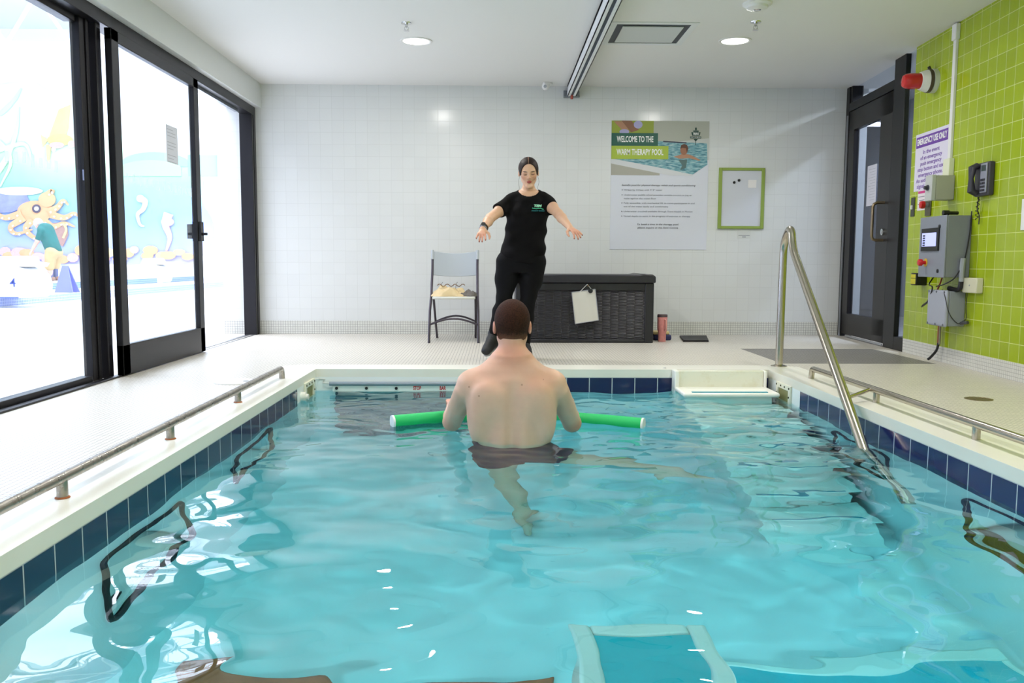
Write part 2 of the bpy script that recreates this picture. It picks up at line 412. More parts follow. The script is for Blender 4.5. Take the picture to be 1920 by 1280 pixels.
o = MB(); pa, pb = onx(311, 232, DX0+.033), onx(333, 309, DX0+.033)
o.box((DX0+.030, pa.y, pb.z), (DX0+.032, pb.y+.02, pa.z)); nt = obj('notice', o, mat('notice_paper', '#cfd2dc', .7)); tag(nt, 'white paper notice taped on the sliding glass door', 'notice')
lo = MB()
for k in range(11):
    z = pa.z-.03-.024*k
    if k in (3, 7): continue
    lo.box((DX0+.0321, pa.y+.02, z-.004), (DX0+.0324, pb.y-(.02 if k % 3 else .07), z+.001))
obj('print', lo, mat('faint_print', '#a9acb6', .8), nt)

# ------------------------------------------------------------------ the door in the right wall (door_2)
d2 = thing('door_2', 'black framed glass door in the right corner', 'door', tuple(rw(8.2))); d2['kind'] = 'structure'
b = MB()
def rslab(b, y0, y1, o0, o1, z0, z1):
    P = [rw(y0, o0), rw(y1, o0), rw(y1, o1), rw(y0, o1)]
    b.add([(p.x, p.y, z) for z in (z0, z1) for p in P], [(3,2,1,0),(4,5,6,7),(0,1,5,4),(1,2,6,5),(2,3,7,6),(3,0,4,7)])
for y0, y1, z0_, z1_ in ((8.86, 8.95, 0, 2.62), (7.70, 8.86, 2.335, 2.42), (7.25, 7.455, 0, .12)): rslab(b, y0, y1, -.12, .0, z0_, z1_)
rslab(b, 8.80, 8.86, -.12, -.01, 2.42, 2.62); rslab(b, 7.455, 7.70, -.045, 0, 0, 2.62)
obj('door_frame', b, M_BLACKALU, d2, bevel=.004)
b = MB(); rslab(b, 7.71, 8.0, -.06, -.005, .03, 2.33); rslab(b, 8.70, 8.85, -.06, -.005, .03, 2.33); rslab(b, 7.71, 8.85, -.06, -.005, .03, .25); rslab(b, 7.71, 8.85, -.06, -.005, 2.13, 2.33)
obj('leaf', b, mat('door_leaf_black', '#1d1a1c', .35, .3), d2, bevel=.004)
b = MB(); rslab(b, 7.99, 8.72, -.036, -.03, .24, 2.14); obj('pane', b, glass_mat('door_glass', (.8, .84, .9)), d2)
b = MB(); rslab(b, 7.74, 8.84, -.066, -.06, 2.42, 2.6); obj('transom_pane', b, M_GLASS, d2)
b = MB(); rslab(b, 7.25, 7.455, -.03, -.025, .12, 2.6); obj('side_pane', b, M_GLASS, d2)
b = MB(); rslab(b, 7.72, 8.7, -.004, .004, .008, .028); obj('threshold_strip', b, mat('threshold_alu', '#b9bdc6', .3, .8), d2)
b = MB(); rslab(b, 8.87, 8.885, .0, .012, 0, 2.3); obj('edge_strip', b, mat('threshold_alu', '#b9bdc6', .3, .8), d2)
hm = mat('brass_handle', '#8f7f6a', .3, .9)
h0, h1 = rw(7.80, .085, 1.33), rw(7.80, .085, .985)
b = MB(); b.tube([rw(7.80, 0, 1.33), rw(7.80, .07, 1.33), rw(7.80, .095, 1.315), rw(7.8, .105, 1.29), rw(7.8, .105, 1.02), rw(7.80, .095, .995), rw(7.80, .07, .985), rw(7.80, 0, .985)], .014, 12); obj('door_handle', b, hm, d2, smooth=True)
b = MB(); b.cyl(rw(7.80, -.005, 1.06), rw(7.80, .016, 1.06), .03, 20); b.cyl(rw(7.80, .016, 1.06), rw(7.80, .02, 1.06), .014, 16); obj('lock_cylinder', b, M_CHROME, d2, smooth=True)
b = MB(); rslab(b, 8.1, 8.34, -.029, -.028, 1.33, 1.72); n2 = obj('notice', b, mat('notice_paper2', '#d6d6e2', .7)); tag(n2, 'white paper notice behind the glass of the right door', 'notice')
b = MB()
for k in range(12): rslab(b, 8.13, 8.31-.03*(k % 3), -.0279, -.0275, 1.68-.027*k, 1.683-.027*k)
obj('print', b, mat('faint_print', '#a9acb6', .8), n2)

# corridor beyond the right door
CX = 5.9
b = MB(); b.box((CX, 5.5, 0), (CX+.1, 14, 3.2)); b.box((3.95, 13.9, 0), (CX, 14, 3.2)); b.box((3.8, 5.4, 0), (CX, 5.5, 3.2)); struct('wall_corridor', b, mat('corridor_paint', '#9ba1b4', .7))
b = MB(); b.box((3.55, 5.5, 3.1), (CX, 14, 3.2)); struct('ceiling_corridor', b, M_CEIL)
b = MB(); b.box((3.9, 5.5, -.1), (CX, 14, 0)); struct('floor_corridor', b, mat('corridor_floor', '#7d7f88', .4))
b = MB(); b.box((3.68, YW+.15, 0), (3.83, 14, 3.1)); struct('wall_corridor_side', b, mat('corridor_paint_grey', '#8b90a0', .7))
for k, (y, z) in enumerate(((9.6, 2.75), (12.2, 2.75))):
    t_ = thing('tube_light', ['nearer','farther'][k]+' white tube light hanging in the corridor behind the right door', 'light', (4.8, y, z), group=None)
    b = MB(); b.box((4.2, y-.05, z+.03), (5.7, y+.05, z+.08)); obj('housing', b, M_WHITEPL, t_)
    b = MB(); b.tube([(4.22, y, z), (5.68, y, z)], .025, 10); obj('tube', b, mat('tube_glow', '#ffffff', .5, emit='#e8ecff', es=6), t_)
    for hx in (4.5, 5.4):
        b = MB(); b.cyl((hx, y, z+.08), (hx, y, 3.1), .006, 6); obj('hanger', b, M_GREYPL, t_)
lk = thing('locker', 'tall grey locker cabinet in the corridor seen through the right door', 'locker', (5.2, 12.4, 0))
b = MB(); b.box((4.55, 12.1, 0), (5.6, 12.7, 1.95)); obj('body', b, mat('locker_grey', '#4b4b55', .5), lk, bevel=.01)
for k in range(3):
    b = MB(); b.box((4.57+.35*k, 12.08, .1), (4.89+.35*k, 12.1, 1.9)); dd = obj('door', b, mat('locker_door', '#56565f', .45), lk, bevel=.004)
    b = MB(); b.box((4.84+.35*k, 12.06, 1.0), (4.86+.35*k, 12.08, 1.15)); obj('handle', b, M_CHROME, dd)

# ------------------------------------------------------------------ pool hall beyond the glass
M_HF = tile_mat('hall_floor_tile', '#e6e8ea', '#d6d9df', .05, .004, 'xy', .03, .3, .1)
b = MB(); b.box((-24, -6, -.12), (-7.9, 12, 0)); b.box((-7.9, -6, -.12), (-2.9, 26, 0)); b.box((-24, 12, -.12), (-7.9, 26, 0)); struct('floor_hall', b, M_HF)
b = MB(); b.box((-24, 26, 0), (-2.8, 26.2, 8)); b.box((-24.2, -6, 0), (-24, 26, 8)); b.box((-2.75, 9.1, 0), (-2.6, 26, 8)); b.box((-24, -6.2, 0), (-2.8, -6, 8)); b.box((-2.8, -6, 2.6), (-2.7, 8.95, 8))
struct('wall_hall', b, mat('hall_paint', '#eef1f4', .7))
b = MB(); b.box((-24, -6, 7.6), (-2.6, 26.2, 7.7)); struct('ceiling_hall', b, mat('hall_ceiling', '#d4d9ea', .8))
# green band (paled for haze in the glass) and white pipe on the far wall
pa, pb = ony(352, 290, 25.98), ony(470, 331, 25.98)
b = MB(); b.box((pa.x, 25.96, pb.z), (-2.9, 25.995, pa.z)); struct('trim_1', b, mat('hall_band_green', '#8fb8b4', .6))
q = ony(411, 300, 25.9); b = MB(); b.cyl((q.x, 25.88, 0), (q.x, 25.88, 7.6), .05, 12); struct('trim_2', b, M_WHITE)
# steel roof frames
for k, y in enumerate((9.5, 15, 20.5)):
    tr = thing('roof_truss', ['nearest','middle','farthest'][k]+' white steel roof truss above the big pool hall', 'truss', (-13, y, 5.7))
    b = MB(); b.box((-24, y-.08, 6.9), (-2.8, y+.08, 7.05)); obj('top_chord', b, M_WHITE, tr)
    b = MB(); b.box((-24, y-.08, 5.7), (-2.8, y+.08, 5.85)); obj('bottom_chord', b, M_WHITE, tr)
    b = MB()
    for i in range(14):
        x = -23.5+i*1.5; b.tube([(x, y, 5.8), (x+.75, y, 6.95)], .045, 8); b.tube([(x+.75, y, 6.95), (x+1.5, y, 5.8)], .045, 8)
    obj('web', b, M_WHITE, tr)
for k, (x, y) in enumerate(HALL_LAMPS):
    b = MB(); b.box((x-3.5, y-3.5, 7.37), (x+3.5, y+3.5, 7.45)); f_ = obj('light_panel', b, mat('panel_white', '#f4f6ff', .5))
    tag(f_, 'large square light panel hung under the roof of the pool hall', 'light', 'light panels of the pool hall')
# ------------------------------------------------------------------ ponds of water
def wave_h(x, y):
    rs = np.random.RandomState(5); h = np.zeros_like(x)
    for i in range(46):
        lam = .16*(1.0/.16)**rs.rand(); th = rs.rand()*2*PI; k = 2*PI/lam; ph = rs.rand()*2*PI
        amp = .00085*(lam/.5)**1.2
        wx = x+.05*np.sin(2.3*y+i); wy = y+.05*np.sin(1.9*x+2*i)
        h += amp*np.sin(k*(wx*math.cos(th)+wy*math.sin(th))+ph)
    # livelier chop by the stairs and around the swimmer
    chop = .07+.6*np.exp(-((x-1.3)**2/.5+(y-4.6)**2/.9))+.5*np.exp(-((x-.1)**2/.8+(y-4.4)**2/.5))
    for i in range(26):
        lam = .07+.13*rs.rand(); th = rs.randn()*.5+PI/2; k = 2*PI/lam; ph = rs.rand()*2*PI
        h += chop*.0008*(lam/.12)*np.sin(k*(x*math.cos(th)+(y+.04*np.sin(5*x+i))*math.sin(th))+ph)
    return h
nx, ny = 232, 328; E = .02
gx = np.linspace(PX0-E, PX1+E, nx); gy = np.linspace(PY0-E, PY1+E, ny); X, Y = np.meshgrid(gx, gy)
Z = ZWAT+wave_h(X, Y)
vs = np.stack([X, Y, Z], -1).reshape(-1, 3).tolist()
fs = [(j*nx+i, j*nx+i+1, (j+1)*nx+i+1, (j+1)*nx+i) for j in range(ny-1) for i in range(nx-1)]
ring = [i for i in range(nx)]+[j*nx+nx-1 for j in range(1, ny)]+[(ny-1)*nx+i for i in range(nx-2, -1, -1)]+[j*nx for j in range(ny-2, 0, -1)]
base = len(vs); vs += [[vs[i][0], vs[i][1], ZBOT-.02] for i in ring]; L = len(ring)
fs += [(ring[(i+1) % L], ring[i], base+i, base+(i+1) % L) for i in range(L)]; fs.append(tuple(base+i for i in range(L))[::-1])
b = MB(); b.v = vs; b.f = fs; b.m = [0]*len(fs)
t = NT('pool_water'); t.n.remove(t.b)
rf = t.new('ShaderNodeBsdfGlass'); rf.inputs['IOR'].default_value = 1.333; rf.inputs['Roughness'].default_value = 0.0
t.link(rf.outputs[0], t.out.inputs['Surface'])
va = t.new('ShaderNodeVolumeAbsorption'); va.inputs['Color'].default_value = (.03, .85, .93, 1); va.inputs['Density'].default_value = .42
t.link(va.outputs[0], t.out.inputs['Volume'])
water = obj('pool_water', b, t.m, smooth=2)
tag(water, 'clear rippled turquoise water filling the therapy pool', 'water', kind='stuff')
water.cycles.is_caustics_caster = True
shell.cycles.is_caustics_receiver = True
# ================================================================== POOL FITTINGS
def arc(c, r, a0, a1, ex, ey, n=8):
    c = Vector(c); ex = Vector(ex); ey = Vector(ey)
    return [c+ex*(r*math.cos(a0+(a1-a0)*i/n))+ey*(r*math.sin(a0+(a1-a0)*i/n)) for i in range(n+1)]
def rounded(pts, rad, n=6):
    P = [Vector(p) for p in pts]; out = [P[0]]
    for i in range(1, len(P)-1):
        a = (P[i-1]-P[i]); c = (P[i+1]-P[i]); r = min(rad, a.length*.45, c.length*.45)
        s = P[i]+a.normalized()*r; e = P[i]+c.normalized()*r
        for k in range(n+1):
            t_ = k/n; out.append(s*(1-t_)**2+P[i]*2*t_*(1-t_)+e*t_**2)
    out.append(P[-1]); return out
M_RUST = mat('rust_ring', '#9c5a2c', .8)
t = NT('worn_steel'); t.set(Metallic=1.0); P_ = t.pos()
t.link(t.mix(t.ramp(t.noise(P_, 14, 6), [(.45, 0.0), (.75, .4)]), '#a5a098', '#857a6c'), t.b.inputs['Base Color']); t.link(t.ramp(t.noise(P_, 40, 4), [(.3, .22), (.8, .45)]), t.b.inputs['Roughness'])
M_WORN = t.m
def grab_rail(label, x, yend, ys, ystart, m, rust=True):
    g = thing('grab_rail', label, 'rail', (x, yend, ZCOP))
    z = ZCOP+.062
    b = MB(); pts = rounded([(x, ystart, z), (x, yend-.0, z), (x, yend+.012, ZCOP)], .06, 8); b.tube(pts, .0175, 16); obj('bar', b, m, g, smooth=True)
    for y in ys:
        b = MB(); b.cyl((x, y, ZCOP), (x, y, z-.004), .0165, 16); p = obj('post', b, m, g, smooth=True)
        if rust: b = MB(); b.lathe([(.021, 0), (.022, .002), (.018, .005)], Matrix.Translation((x, y, ZCOP)), 18); obj('rust_ring', b, M_RUST, p, smooth=True)
    return g
grab_rail('long worn steel grab rail on the left pool coping', -1.303, 5.09, (4.224, 3.34, 2.498, 1.63), 1.3, M_WORN)
grab_rail('long steel grab rail on the right pool coping', 1.958, 5.13, (4.245, 3.34, 2.44, 1.6), 1.3, M_STEEL, False)
# tall handrail over the stairs
hr = thing('handrail', 'tall polished steel handrail looping from the coping down into the water by the stairs', 'handrail', (1.962, 5.76, ZCOP))
base_ = Vector((1.962, 5.755, ZCOP)); top = ony(1477, 434, 5.66); top = Vector((top.x, 5.66, top.z-.02)); ent = onz(1617, 835, ZWAT)
dirn = (ent-top).normalized(); low = ent+dirn*.75
b = MB(); pts = rounded([base_, Vector((1.965, 5.75, top.z-.05)), Vector((top.x, 5.60, top.z+.06)), top+dirn*.2, low], .16, 12)
b.tube(pts, .0255, 20); obj('tube', b, M_STEEL, hr, smooth=True)
b = MB(); b.lathe([(.055, 0), (.055, .004), (.03, .012), (.026, .014)], Matrix.Translation(base_), 28); obj('base_flange', b, M_STEEL, hr, smooth=True)
pr = onx(1635, 727, 1.958); 
b = MB(); b.tube([Vector((1.958, 4.30, ZCOP+.062)), ent+(top-ent)*.168], .010, 12); obj('tie_bar', b, M_STEEL, hr, smooth=True)

# stairs: solid moulded flight, top lip above water
SX0, SX1 = 1.175, 1.765
st = thing('pool_stairs', 'white moulded flight of stairs descending into the pool below the handrail', 'stairs', (1.47, 4.6, ZBOT))
M_STEP = mat('stair_gelcoat', '#f2f2ea', .3, var=.03, vscale=3)
ys = [5.20, 4.91, 4.66, 4.41, 4.155, 3.90, 3.665]; zs = [-.072, -.245, -.42, -.595, -.77, -.945, -1.115]
prof = [(PY1-.001, ZBOT+.001)]
yb = 3.53
prof += [(yb+.02, ZBOT+.001), (ys[-1]+.03, zs[-1]-.03)]
for k in range(6, -1, -1):
    prof += [(ys[k]+.03, zs[k]-.035), (ys[k]+.03, zs[k]-.03)] if k < 6 else []
    prof += [(ys[k]+.03, zs[k])]
    nxt = ys[k-1]+.03 if k else PY1-.001
    prof += [(nxt, zs[k])]
M_ = Matrix(((0,0,1,0),(1,0,0,0),(0,1,0,0),(0,0,0,1)))   # profile (y,z) -> extruded along x
M_ = Matrix.Translation((SX0+.02, 0, 0)) @ M_
b = MB(); b.prism(prof, SX1-SX0-.04, M_); obj('flight', b, M_STEP, st)
for k in range(7):
    b = MB(); y1 = (ys[k-1]+.03 if k else PY1-.002)
    b.box((SX0, ys[k]-.01, zs[k]), (SX1+.02, y1, zs[k]+.028)); tr = obj('tread', b, M_STEP, st, bevel=.012, seg=3)
    b = MB(); b.box((SX0+.06, ys[k]+.012, zs[k]+.028), (SX1-.05, ys[k]+.036, zs[k]+.0315)); obj('grip_strip', b, mat('turquoise_grip', '#1794a8', .6), tr, label='narrow turquoise strip')
t = NT('stained_gelcoat'); P_ = t.pos('world'); sp = t.new('ShaderNodeSeparateXYZ'); t.link(P_, sp.inputs[0])
n1 = t.noise(P_, 9, 5, .7); t.link(t.mix(t.ramp(n1, [(.52, 0.0), (.75, .45)]), '#e6e6d6', '#c9bd92'), t.b.inputs['Base Color']); t.set(Roughness=.35)
b = MB(); b.box((SX0+.02, PY1-.09, zs[0]+.02), (SX1, PY1-.06, ZCOP+.006)); obj('back_panel', b, t.m, st, bevel=.008)
b = MB(); b.box((SX0, PY1-.105, zs[0]-.2), (SX0+.03, PY1-.001, ZCOP+.004)); obj('side_panel', b, M_STEP, st, bevel=.006)
b = MB(); b.box((SX1-.0, PY1-.10, zs[0]-.2), (SX1+.02, PY1-.001, ZCOP+.004)); obj('side_panel', b, M_STEP, st, bevel=.006)
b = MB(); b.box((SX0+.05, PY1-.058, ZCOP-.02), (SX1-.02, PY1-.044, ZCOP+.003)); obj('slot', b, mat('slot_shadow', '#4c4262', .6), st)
b = MB(); b.cyl((1.14, PY1+.06, ZCOP), (1.14, PY1+.06, ZCOP+.006), .01, 12); b2 = obj('coping_bolt', b, M_CHROME); tag(b2, 'small bolt on the coping left of the stairs', 'bolt')

# skimmer boxes on the two side walls near the far corners
def skimmer(side, x, yc, label):
    s_ = thing('skimmer_box', label, 'skimmer', (x, yc, -.14)); d = 1 if side == 'L' else -1
    b = MB(); y0, y1, z0, z1 = yc-.13, yc+.13, -.135, .012; t_ = .035
    for a, c in (((y0, z0), (y0+t_, z1)), ((y1-t_, z0), (y1, z1)), ((y0+t_, z1-t_), (y1-t_, z1)), ((y0+t_, z0), (y1-t_, z0+t_))): b.box((x, a[0], a[1]), (x+d*.014, c[0], c[1]))
    obj('frame', b, mat('skimmer_frame', '#e3e3cf', .4), s_, bevel=.003)
    b = MB(); b.box((x+d*.001, y0+t_, z0+t_), (x+d*.004, y1-t_, z1-t_)); obj('opening', b, mat('skimmer_inside', '#8d8c5c', .6), s_)
    for yy in (y0+.017, yc-.035, yc+.035, y1-.017):
        for zz in ((z1-.017,) if abs(yy-yc) < .05 else (z1-.017, -.06)):
            b = MB(); b.cyl((x+d*.013, yy, zz), (x+d*.018, yy, zz), .006, 10); obj('screw', b, mat('screw_dark', '#4b4a3c', .4, .8), s_)
skimmer('L', PX0, 5.33, 'cream skimmer box at the far left corner of the pool'); skimmer('R', PX1, 5.23, 'cream skimmer box on the right pool wall beside the stairs')
b = MB(); b.cyl((PX0, 5.13, -.06), (PX0+.03, 5.13, -.06), .03, 18); b.cyl((PX0+.03, 5.13, -.06), (PX0+.045, 5.13, -.06), .018, 16)
tag(obj('jet_knob', b, M_GEL, smooth=True), 'round white knob on the pool wall left of the skimmer box', 'knob')
# stop bar on the far wall
sb = thing('stop_bar', 'pale stop bar strip along the far pool wall reading STOP BAR', 'bar', (-.5, PY1, -.06))
xa, xb = ony(625, 720, PY1).x, .02
b = MB(); b.box((xa, PY1-.03, -.09), (xb, PY1-.001, -.048)); obj('strip', b, mat('strip_pale', '#dfe8e2', .35), sb, bevel=.003)
b = MB(); b.tube([(xa-.02, PY1-.028, -.036), (xb, PY1-.028, -.036)], .014, 12); obj('touch_bar', b, mat('bar_grey', '#8d99a4', .35), sb, smooth=True)
for u in (631, 687, 743, 856):
    p = ony(u, 721, PY1-.03); b = MB(); b.cyl((p.x, PY1-.036, -.066), (p.x, PY1-.03, -.066), .010, 14); obj('bolt', b, M_BLACK, sb)
red = mat('red_print', '#c0242c', .5)
for u, s_ in ((782, 'STOP'), (830, 'BAR')):
    p = ony(u, 721, PY1-.031); text('lettering', s_, red, wallM((p.x, PY1-.0305, -.066), (1,0,0), (0,0,1)), .034, sb, width=.052 if s_ == 'STOP' else .042, align='CENTER', bold=.0012)
b = MB(); b.tube([(PX0+.005, 5.46, .0), (PX0+.02, PY1-.004, -.005), (PX0+.06, PY1-.004, -.01), (xa-.07, PY1-.006, -.035), (xa-.02, PY1-.02, -.036)], .0035, 8)
tag(obj('bar_cable', b, M_WHITEPL, smooth=True), 'thin white cable running from the left skimmer corner to the stop bar', 'cable')
# grey screen of the current machine on the far wall, under water
t = NT('grey_grille'); P_ = t.pos('world'); sp = t.new('ShaderNodeSeparateXYZ'); t.link(P_, sp.inputs[0])
fx = t.math('FRACT', t.math('DIVIDE', sp.outputs[2], .03)); t.link(t.mix(t.math('GREATER_THAN', fx, .72), '#79838b', '#3f4850'), t.b.inputs['Base Color']); t.set(Roughness=.6)
gr = thing('current_screen', 'grey slatted screen covering the left part of the far pool wall under water', 'screen', (-.6, PY1, ZBOT))
b = MB(); b.box((-1.03, PY1-.03, ZBOT+.06), (.12, PY1-.004, -.15)); obj('slats', b, t.m, gr)
b = MB()
for a, c in (((-1.06, ZBOT+.03), (-1.03, -.13)), ((.12, ZBOT+.03), (.15, -.13)), ((-1.03, -.15), (.12, -.13)), ((-1.03, ZBOT+.03), (.12, ZBOT+.06))): b.box((a[0], PY1-.034, a[1]), (c[0], PY1-.002, c[1]))
obj('frame', b, mat('screen_frame', '#56606a', .5), gr)
# underwater viewing windows with black gaskets
M_VGL = mat('green_glass', '#2f8f6a', .15, var=.08, vscale=4)
M_GASK = mat('black_gasket', '#0d1114', .5)
def uw_window(x, d, y0, y1, label):
    z0, z1 = -.69, -.24
    u = thing('underwater_window', label, 'window', (x, (y0+y1)/2, z0))
    b = MB(); b.box((x-d*.10, y0-.02, z0-.02), (x-d*.03, y1+.02, z1+.02)); obj('pane', b, M_VGL, u)
    b = MB(); r = .06; c = []
    for cy, cz, a0 in ((y1-r, z1-r, 0), (y0+r, z1-r, PI/2), (y0+r, z0+r, PI), (y1-r, z0+r, 1.5*PI)):
        c += [(cy+r*math.cos(a0+PI/2*k/6), cz+r*math.sin(a0+PI/2*k/6)) for k in range(7)]
    pts = [Vector((x+d*.004, p[0], p[1])) for p in c]; b.tube(pts+[pts[0], pts[1]], .013, 8, cap=False); obj('gasket', b, M_GASK, u, smooth=True)
    b = MB(); n = len(c); ou = [(y0-.03, z0-.03), (y1+.03, z0-.03), (y1+.03, z1+.03), (y0-.03, z1+.03)]
    outer = []
    for p in c:
        outer.append((min(max(p[0]+(.09 if p[0] > (y0+y1)/2 else -.09), y0-.001), y1+.001), min(max(p[1]+(.09 if p[1] > (z0+z1)/2 else -.09), z0-.001), z1+.001)))
    vs = [Vector((x+d*.0005, *p)) for p in c]+[Vector((x+d*.0005, *p)) for p in outer]
    b.add(vs, [(i, (i+1) % n, n+(i+1) % n, n+i) for i in range(n)]); obj('surround', b, M_SHELL, u)
uw_window(PX0, 1, 2.50, 3.15, 'green underwater window with black gasket, left wall, nearer the camera')
uw_window(PX0, 1, 3.80, 4.45, 'green underwater window with black gasket, left wall, farther along toward the screen')
uw_window(PX1, -1, 2.50, 3.15, 'green underwater window with black gasket at the right edge of the picture')
uw_window(PX1, -1, 3.80, 4.45, 'green underwater window with black gasket, right wall, behind the foot of the handrail')
# submerged seat at the near end, with a white rim and turquoise top
se = thing('underwater_seat', 'submerged white seat block with turquoise top at the near end', 'seat', (.42, 1.9, ZBOT))
M_TQ = mat('turquoise_pad', '#12bccb', .5)
zs_ = -.60; sx0, sx1, sy1 = .235, .60, 2.40
b = MB(); b.box((sx0, PY0+.002, ZBOT), (sx1, sy1, zs_-.002)); obj('block', b, M_STEP, se, bevel=.01)
b = MB()
for a, c in (((sx0-.01, PY0+.002), (sx0+.055, sy1+.01)), ((sx1-.045, PY0+.002), (sx1+.01, sy1+.01)), ((sx0+.055, sy1-.055), (sx1-.045, sy1+.01))): b.box((a[0], a[1], zs_-.03), (c[0], c[1], zs_+.016))
obj('rim', b, M_STEP, se, bevel=.012, seg=3)
b = MB(); b.box((sx0+.055, PY0+.004, zs_-.02), (sx1-.045, sy1-.055, zs_+.004)); obj('seat_pad', b, M_TQ, se)
# turquoise walkway panel with a pale edge on the pool floor, right, and brown rubber mat, left
wp = thing('floor_panel', 'turquoise panel with a white edge on the pool floor at the near right', 'panel', (1.2, 2.0, ZBOT))
b = MB(); b.box((.68, PY0+.01, ZBOT), (1.74, 2.70, ZBOT+.03)); obj('panel', b, M_TQ, wp)
b = MB(); b.box((.68, 2.66, ZBOT), (1.76, 2.72, ZBOT+.04)); b.box((1.72, PY0+.01, ZBOT), (1.76, 2.66, ZBOT+.04)); obj('edge', b, M_STEP, wp, bevel=.01)
b = MB(); b.box((-1.02, PY0+.01, ZBOT), (.20, 2.71, ZBOT+.02)); tag(obj('rubber_mat', b, mat('brown_rubber', '#e2663a', .7, var=.1), bevel=.008), 'reddish brown rubber mat on the pool floor at the near left', 'mat')
# noodle
nd = thing('pool_noodle', 'long green foam pool noodle with white end faces held by the man', 'pool noodle', (.12, 4.5, ZWAT))
eL, eR = onz(737, 791, -.072), onz(1205, 796, -.072)
pts = [eL, onz(790, 786, -.07), onz(845, 781, -.068)]; pts += [Vector((-.05, 4.62, -.068)), Vector((.28, 4.62, -.068)), onz(1072, 784, -.068), onz(1140, 790, -.07), eR]
def catmull(P, n=8):
    P = [Vector(p) for p in P]; Q = [P[0]*2-P[1]]+P+[P[-1]*2-P[-2]]; out = []
    for i in range(1, len(Q)-2):
        for k in range(n):
            t_ = k/n; a, c, d, e = Q[i-1], Q[i], Q[i+1], Q[i+2]
            out.append(.5*((2*c)+(d-a)*t_+(2*a-5*c+4*d-e)*t_**2+(3*c-a-3*d+e)*t_**3))
    out.append(P[-1]); return out
NPTS = catmull(pts, 8)
b = MB(); b.tube(NPTS, .0355, 24); obj('foam', b, mat('green_foam', '#12c066', .55, bump=.3, bscale=400), nd, smooth=True)
for e_, f_ in ((NPTS[0], NPTS[1]), (NPTS[-1], NPTS[-2])):
    d_ = (e_-f_).normalized(); b = MB(); b.tube([e_-d_*.004, e_+d_*.007], .036, 24); obj('end_cap', b, mat('foam_white', '#e9eceb', .6), nd, smooth=True)
# covers on the deck
b = MB(); b.lathe([(.13, 0), (.13, .006), (.12, .009), (.0, .010)], Matrix.Translation(onz(441, 716, 0)), 40)
cv = obj('deck_cover', b, M_WHITEPL, smooth=True); tag(cv, 'round white cover in the deck behind the left grab rail', 'cover')
b = MB(); q = onz(461, 714, .01); b.lathe([(.018, 0), (.018, .001)], Matrix.Translation(q), 16); obj('finger_hole', b, M_GREYPL, cv)
dr = thing('floor_drain', 'round brown metal floor drain in the right deck', 'drain', tuple(onz(1835, 748, 0)))
q = onz(1835, 748, 0); b = MB(); b.lathe([(.074, 0), (.074, .003), (.062, .004), (.06, .002)], Matrix.Translation(q), 36); obj('ring', b, mat('drain_bronze', '#8f8168', .4, .8), dr, smooth=True)
b = MB()
for k in range(-3, 4): h_ = math.sqrt(max(0, .058**2-(k*.017)**2)); b.box((q.x+k*.017-.005, q.y-h_, .001), (q.x+k*.017+.005, q.y+h_, .0035))
obj('grate', b, mat('drain_bronze', '#8f8168', .4, .8), dr)
b = MB(); b.lathe([(.058, 0), (.058, .0008)], Matrix.Translation(q), 30); obj('pit', b, M_BLACK, dr)

for x, l_ in ((-.45, 'round underwater lamp added to brighten the pool, near end wall left of the seat'), (1.0, 'round underwater lamp added to brighten the pool, near end wall right of the seat')):
    pl = thing('added_pool_light', l_, 'light', (x, PY0, -.74))  # fitting for the added lamp, out of view
    M__ = wallM((x, PY0+.001, -.62), (-1,0,0), (0,0,1))
    b = MB(); b.lathe([(.15, 0), (.15, .012), (.135, .02), (.12, .02), (.118, .012)], M__, 36); obj('bezel', b, M_CHROME, pl, smooth=True)
    b = MB(); b.lathe([(.118, .002), (.118, .012), (.02, .018), (.001, .018)], M__, 36); obj('lens', b, mat('added_lamp_lens', '#f4f8ff', .3, emit='#eef6ff', es=3), pl, smooth=True)
# ================================================================== CEILING
for k, (x, y) in enumerate(DOWN):
    lab = ['round recessed downlight in the ceiling on the left of the lift rail', 'round recessed downlight in the ceiling right of the air vent'][k] if k < 2 else 'round recessed downlight in the ceiling out over the near end of the pool'
    d = thing('downlight', lab, 'light', (x, y, ZC), group=None if k < 2 else 'downlights over the near pool')
    b = MB(); b.lathe([(.133, 0), (.133, -.006), (.118, -.009), (.108, -.004), (.106, .0)], Matrix.Translation((x, y, ZC)), 40); obj('trim_ring', b, M_WHITEPL, d, smooth=True)
    b = MB(); b.lathe([(.106, -.001), (.106, -.004), (.02, -.0045)], Matrix.Translation((x, y, ZC)), 40); obj('diffuser', b, mat('lamp_diffuser', '#ffffff', .5, emit='#fffaf0', es=5), d)
v = thing('air_vent', 'square ceiling air diffuser beside the lift rail', 'vent', (1.2, 6.9, ZC))
vx0, vx1, vy0, vy1 = .872, 1.545, 6.57, 7.23
b = MB()
for a, c in (((vx0, vy0), (vx0+.05, vy1)), ((vx1-.05, vy0), (vx1, vy1)), ((vx0+.05, vy0), (vx1-.05, vy0+.05)), ((vx0+.05, vy1-.05), (vx1-.05, vy1))): b.box((a[0], a[1], ZC-.006), (c[0], c[1], ZC-.0005))
obj('frame', b, M_WHITE, v)
b = MB(); b.box((vx0+.05, vy0+.05, ZC-.002), (vx1-.05, vy1-.05, ZC-.001)); obj('throat', b, mat('vent_dark', '#4b4f55', .7), v)
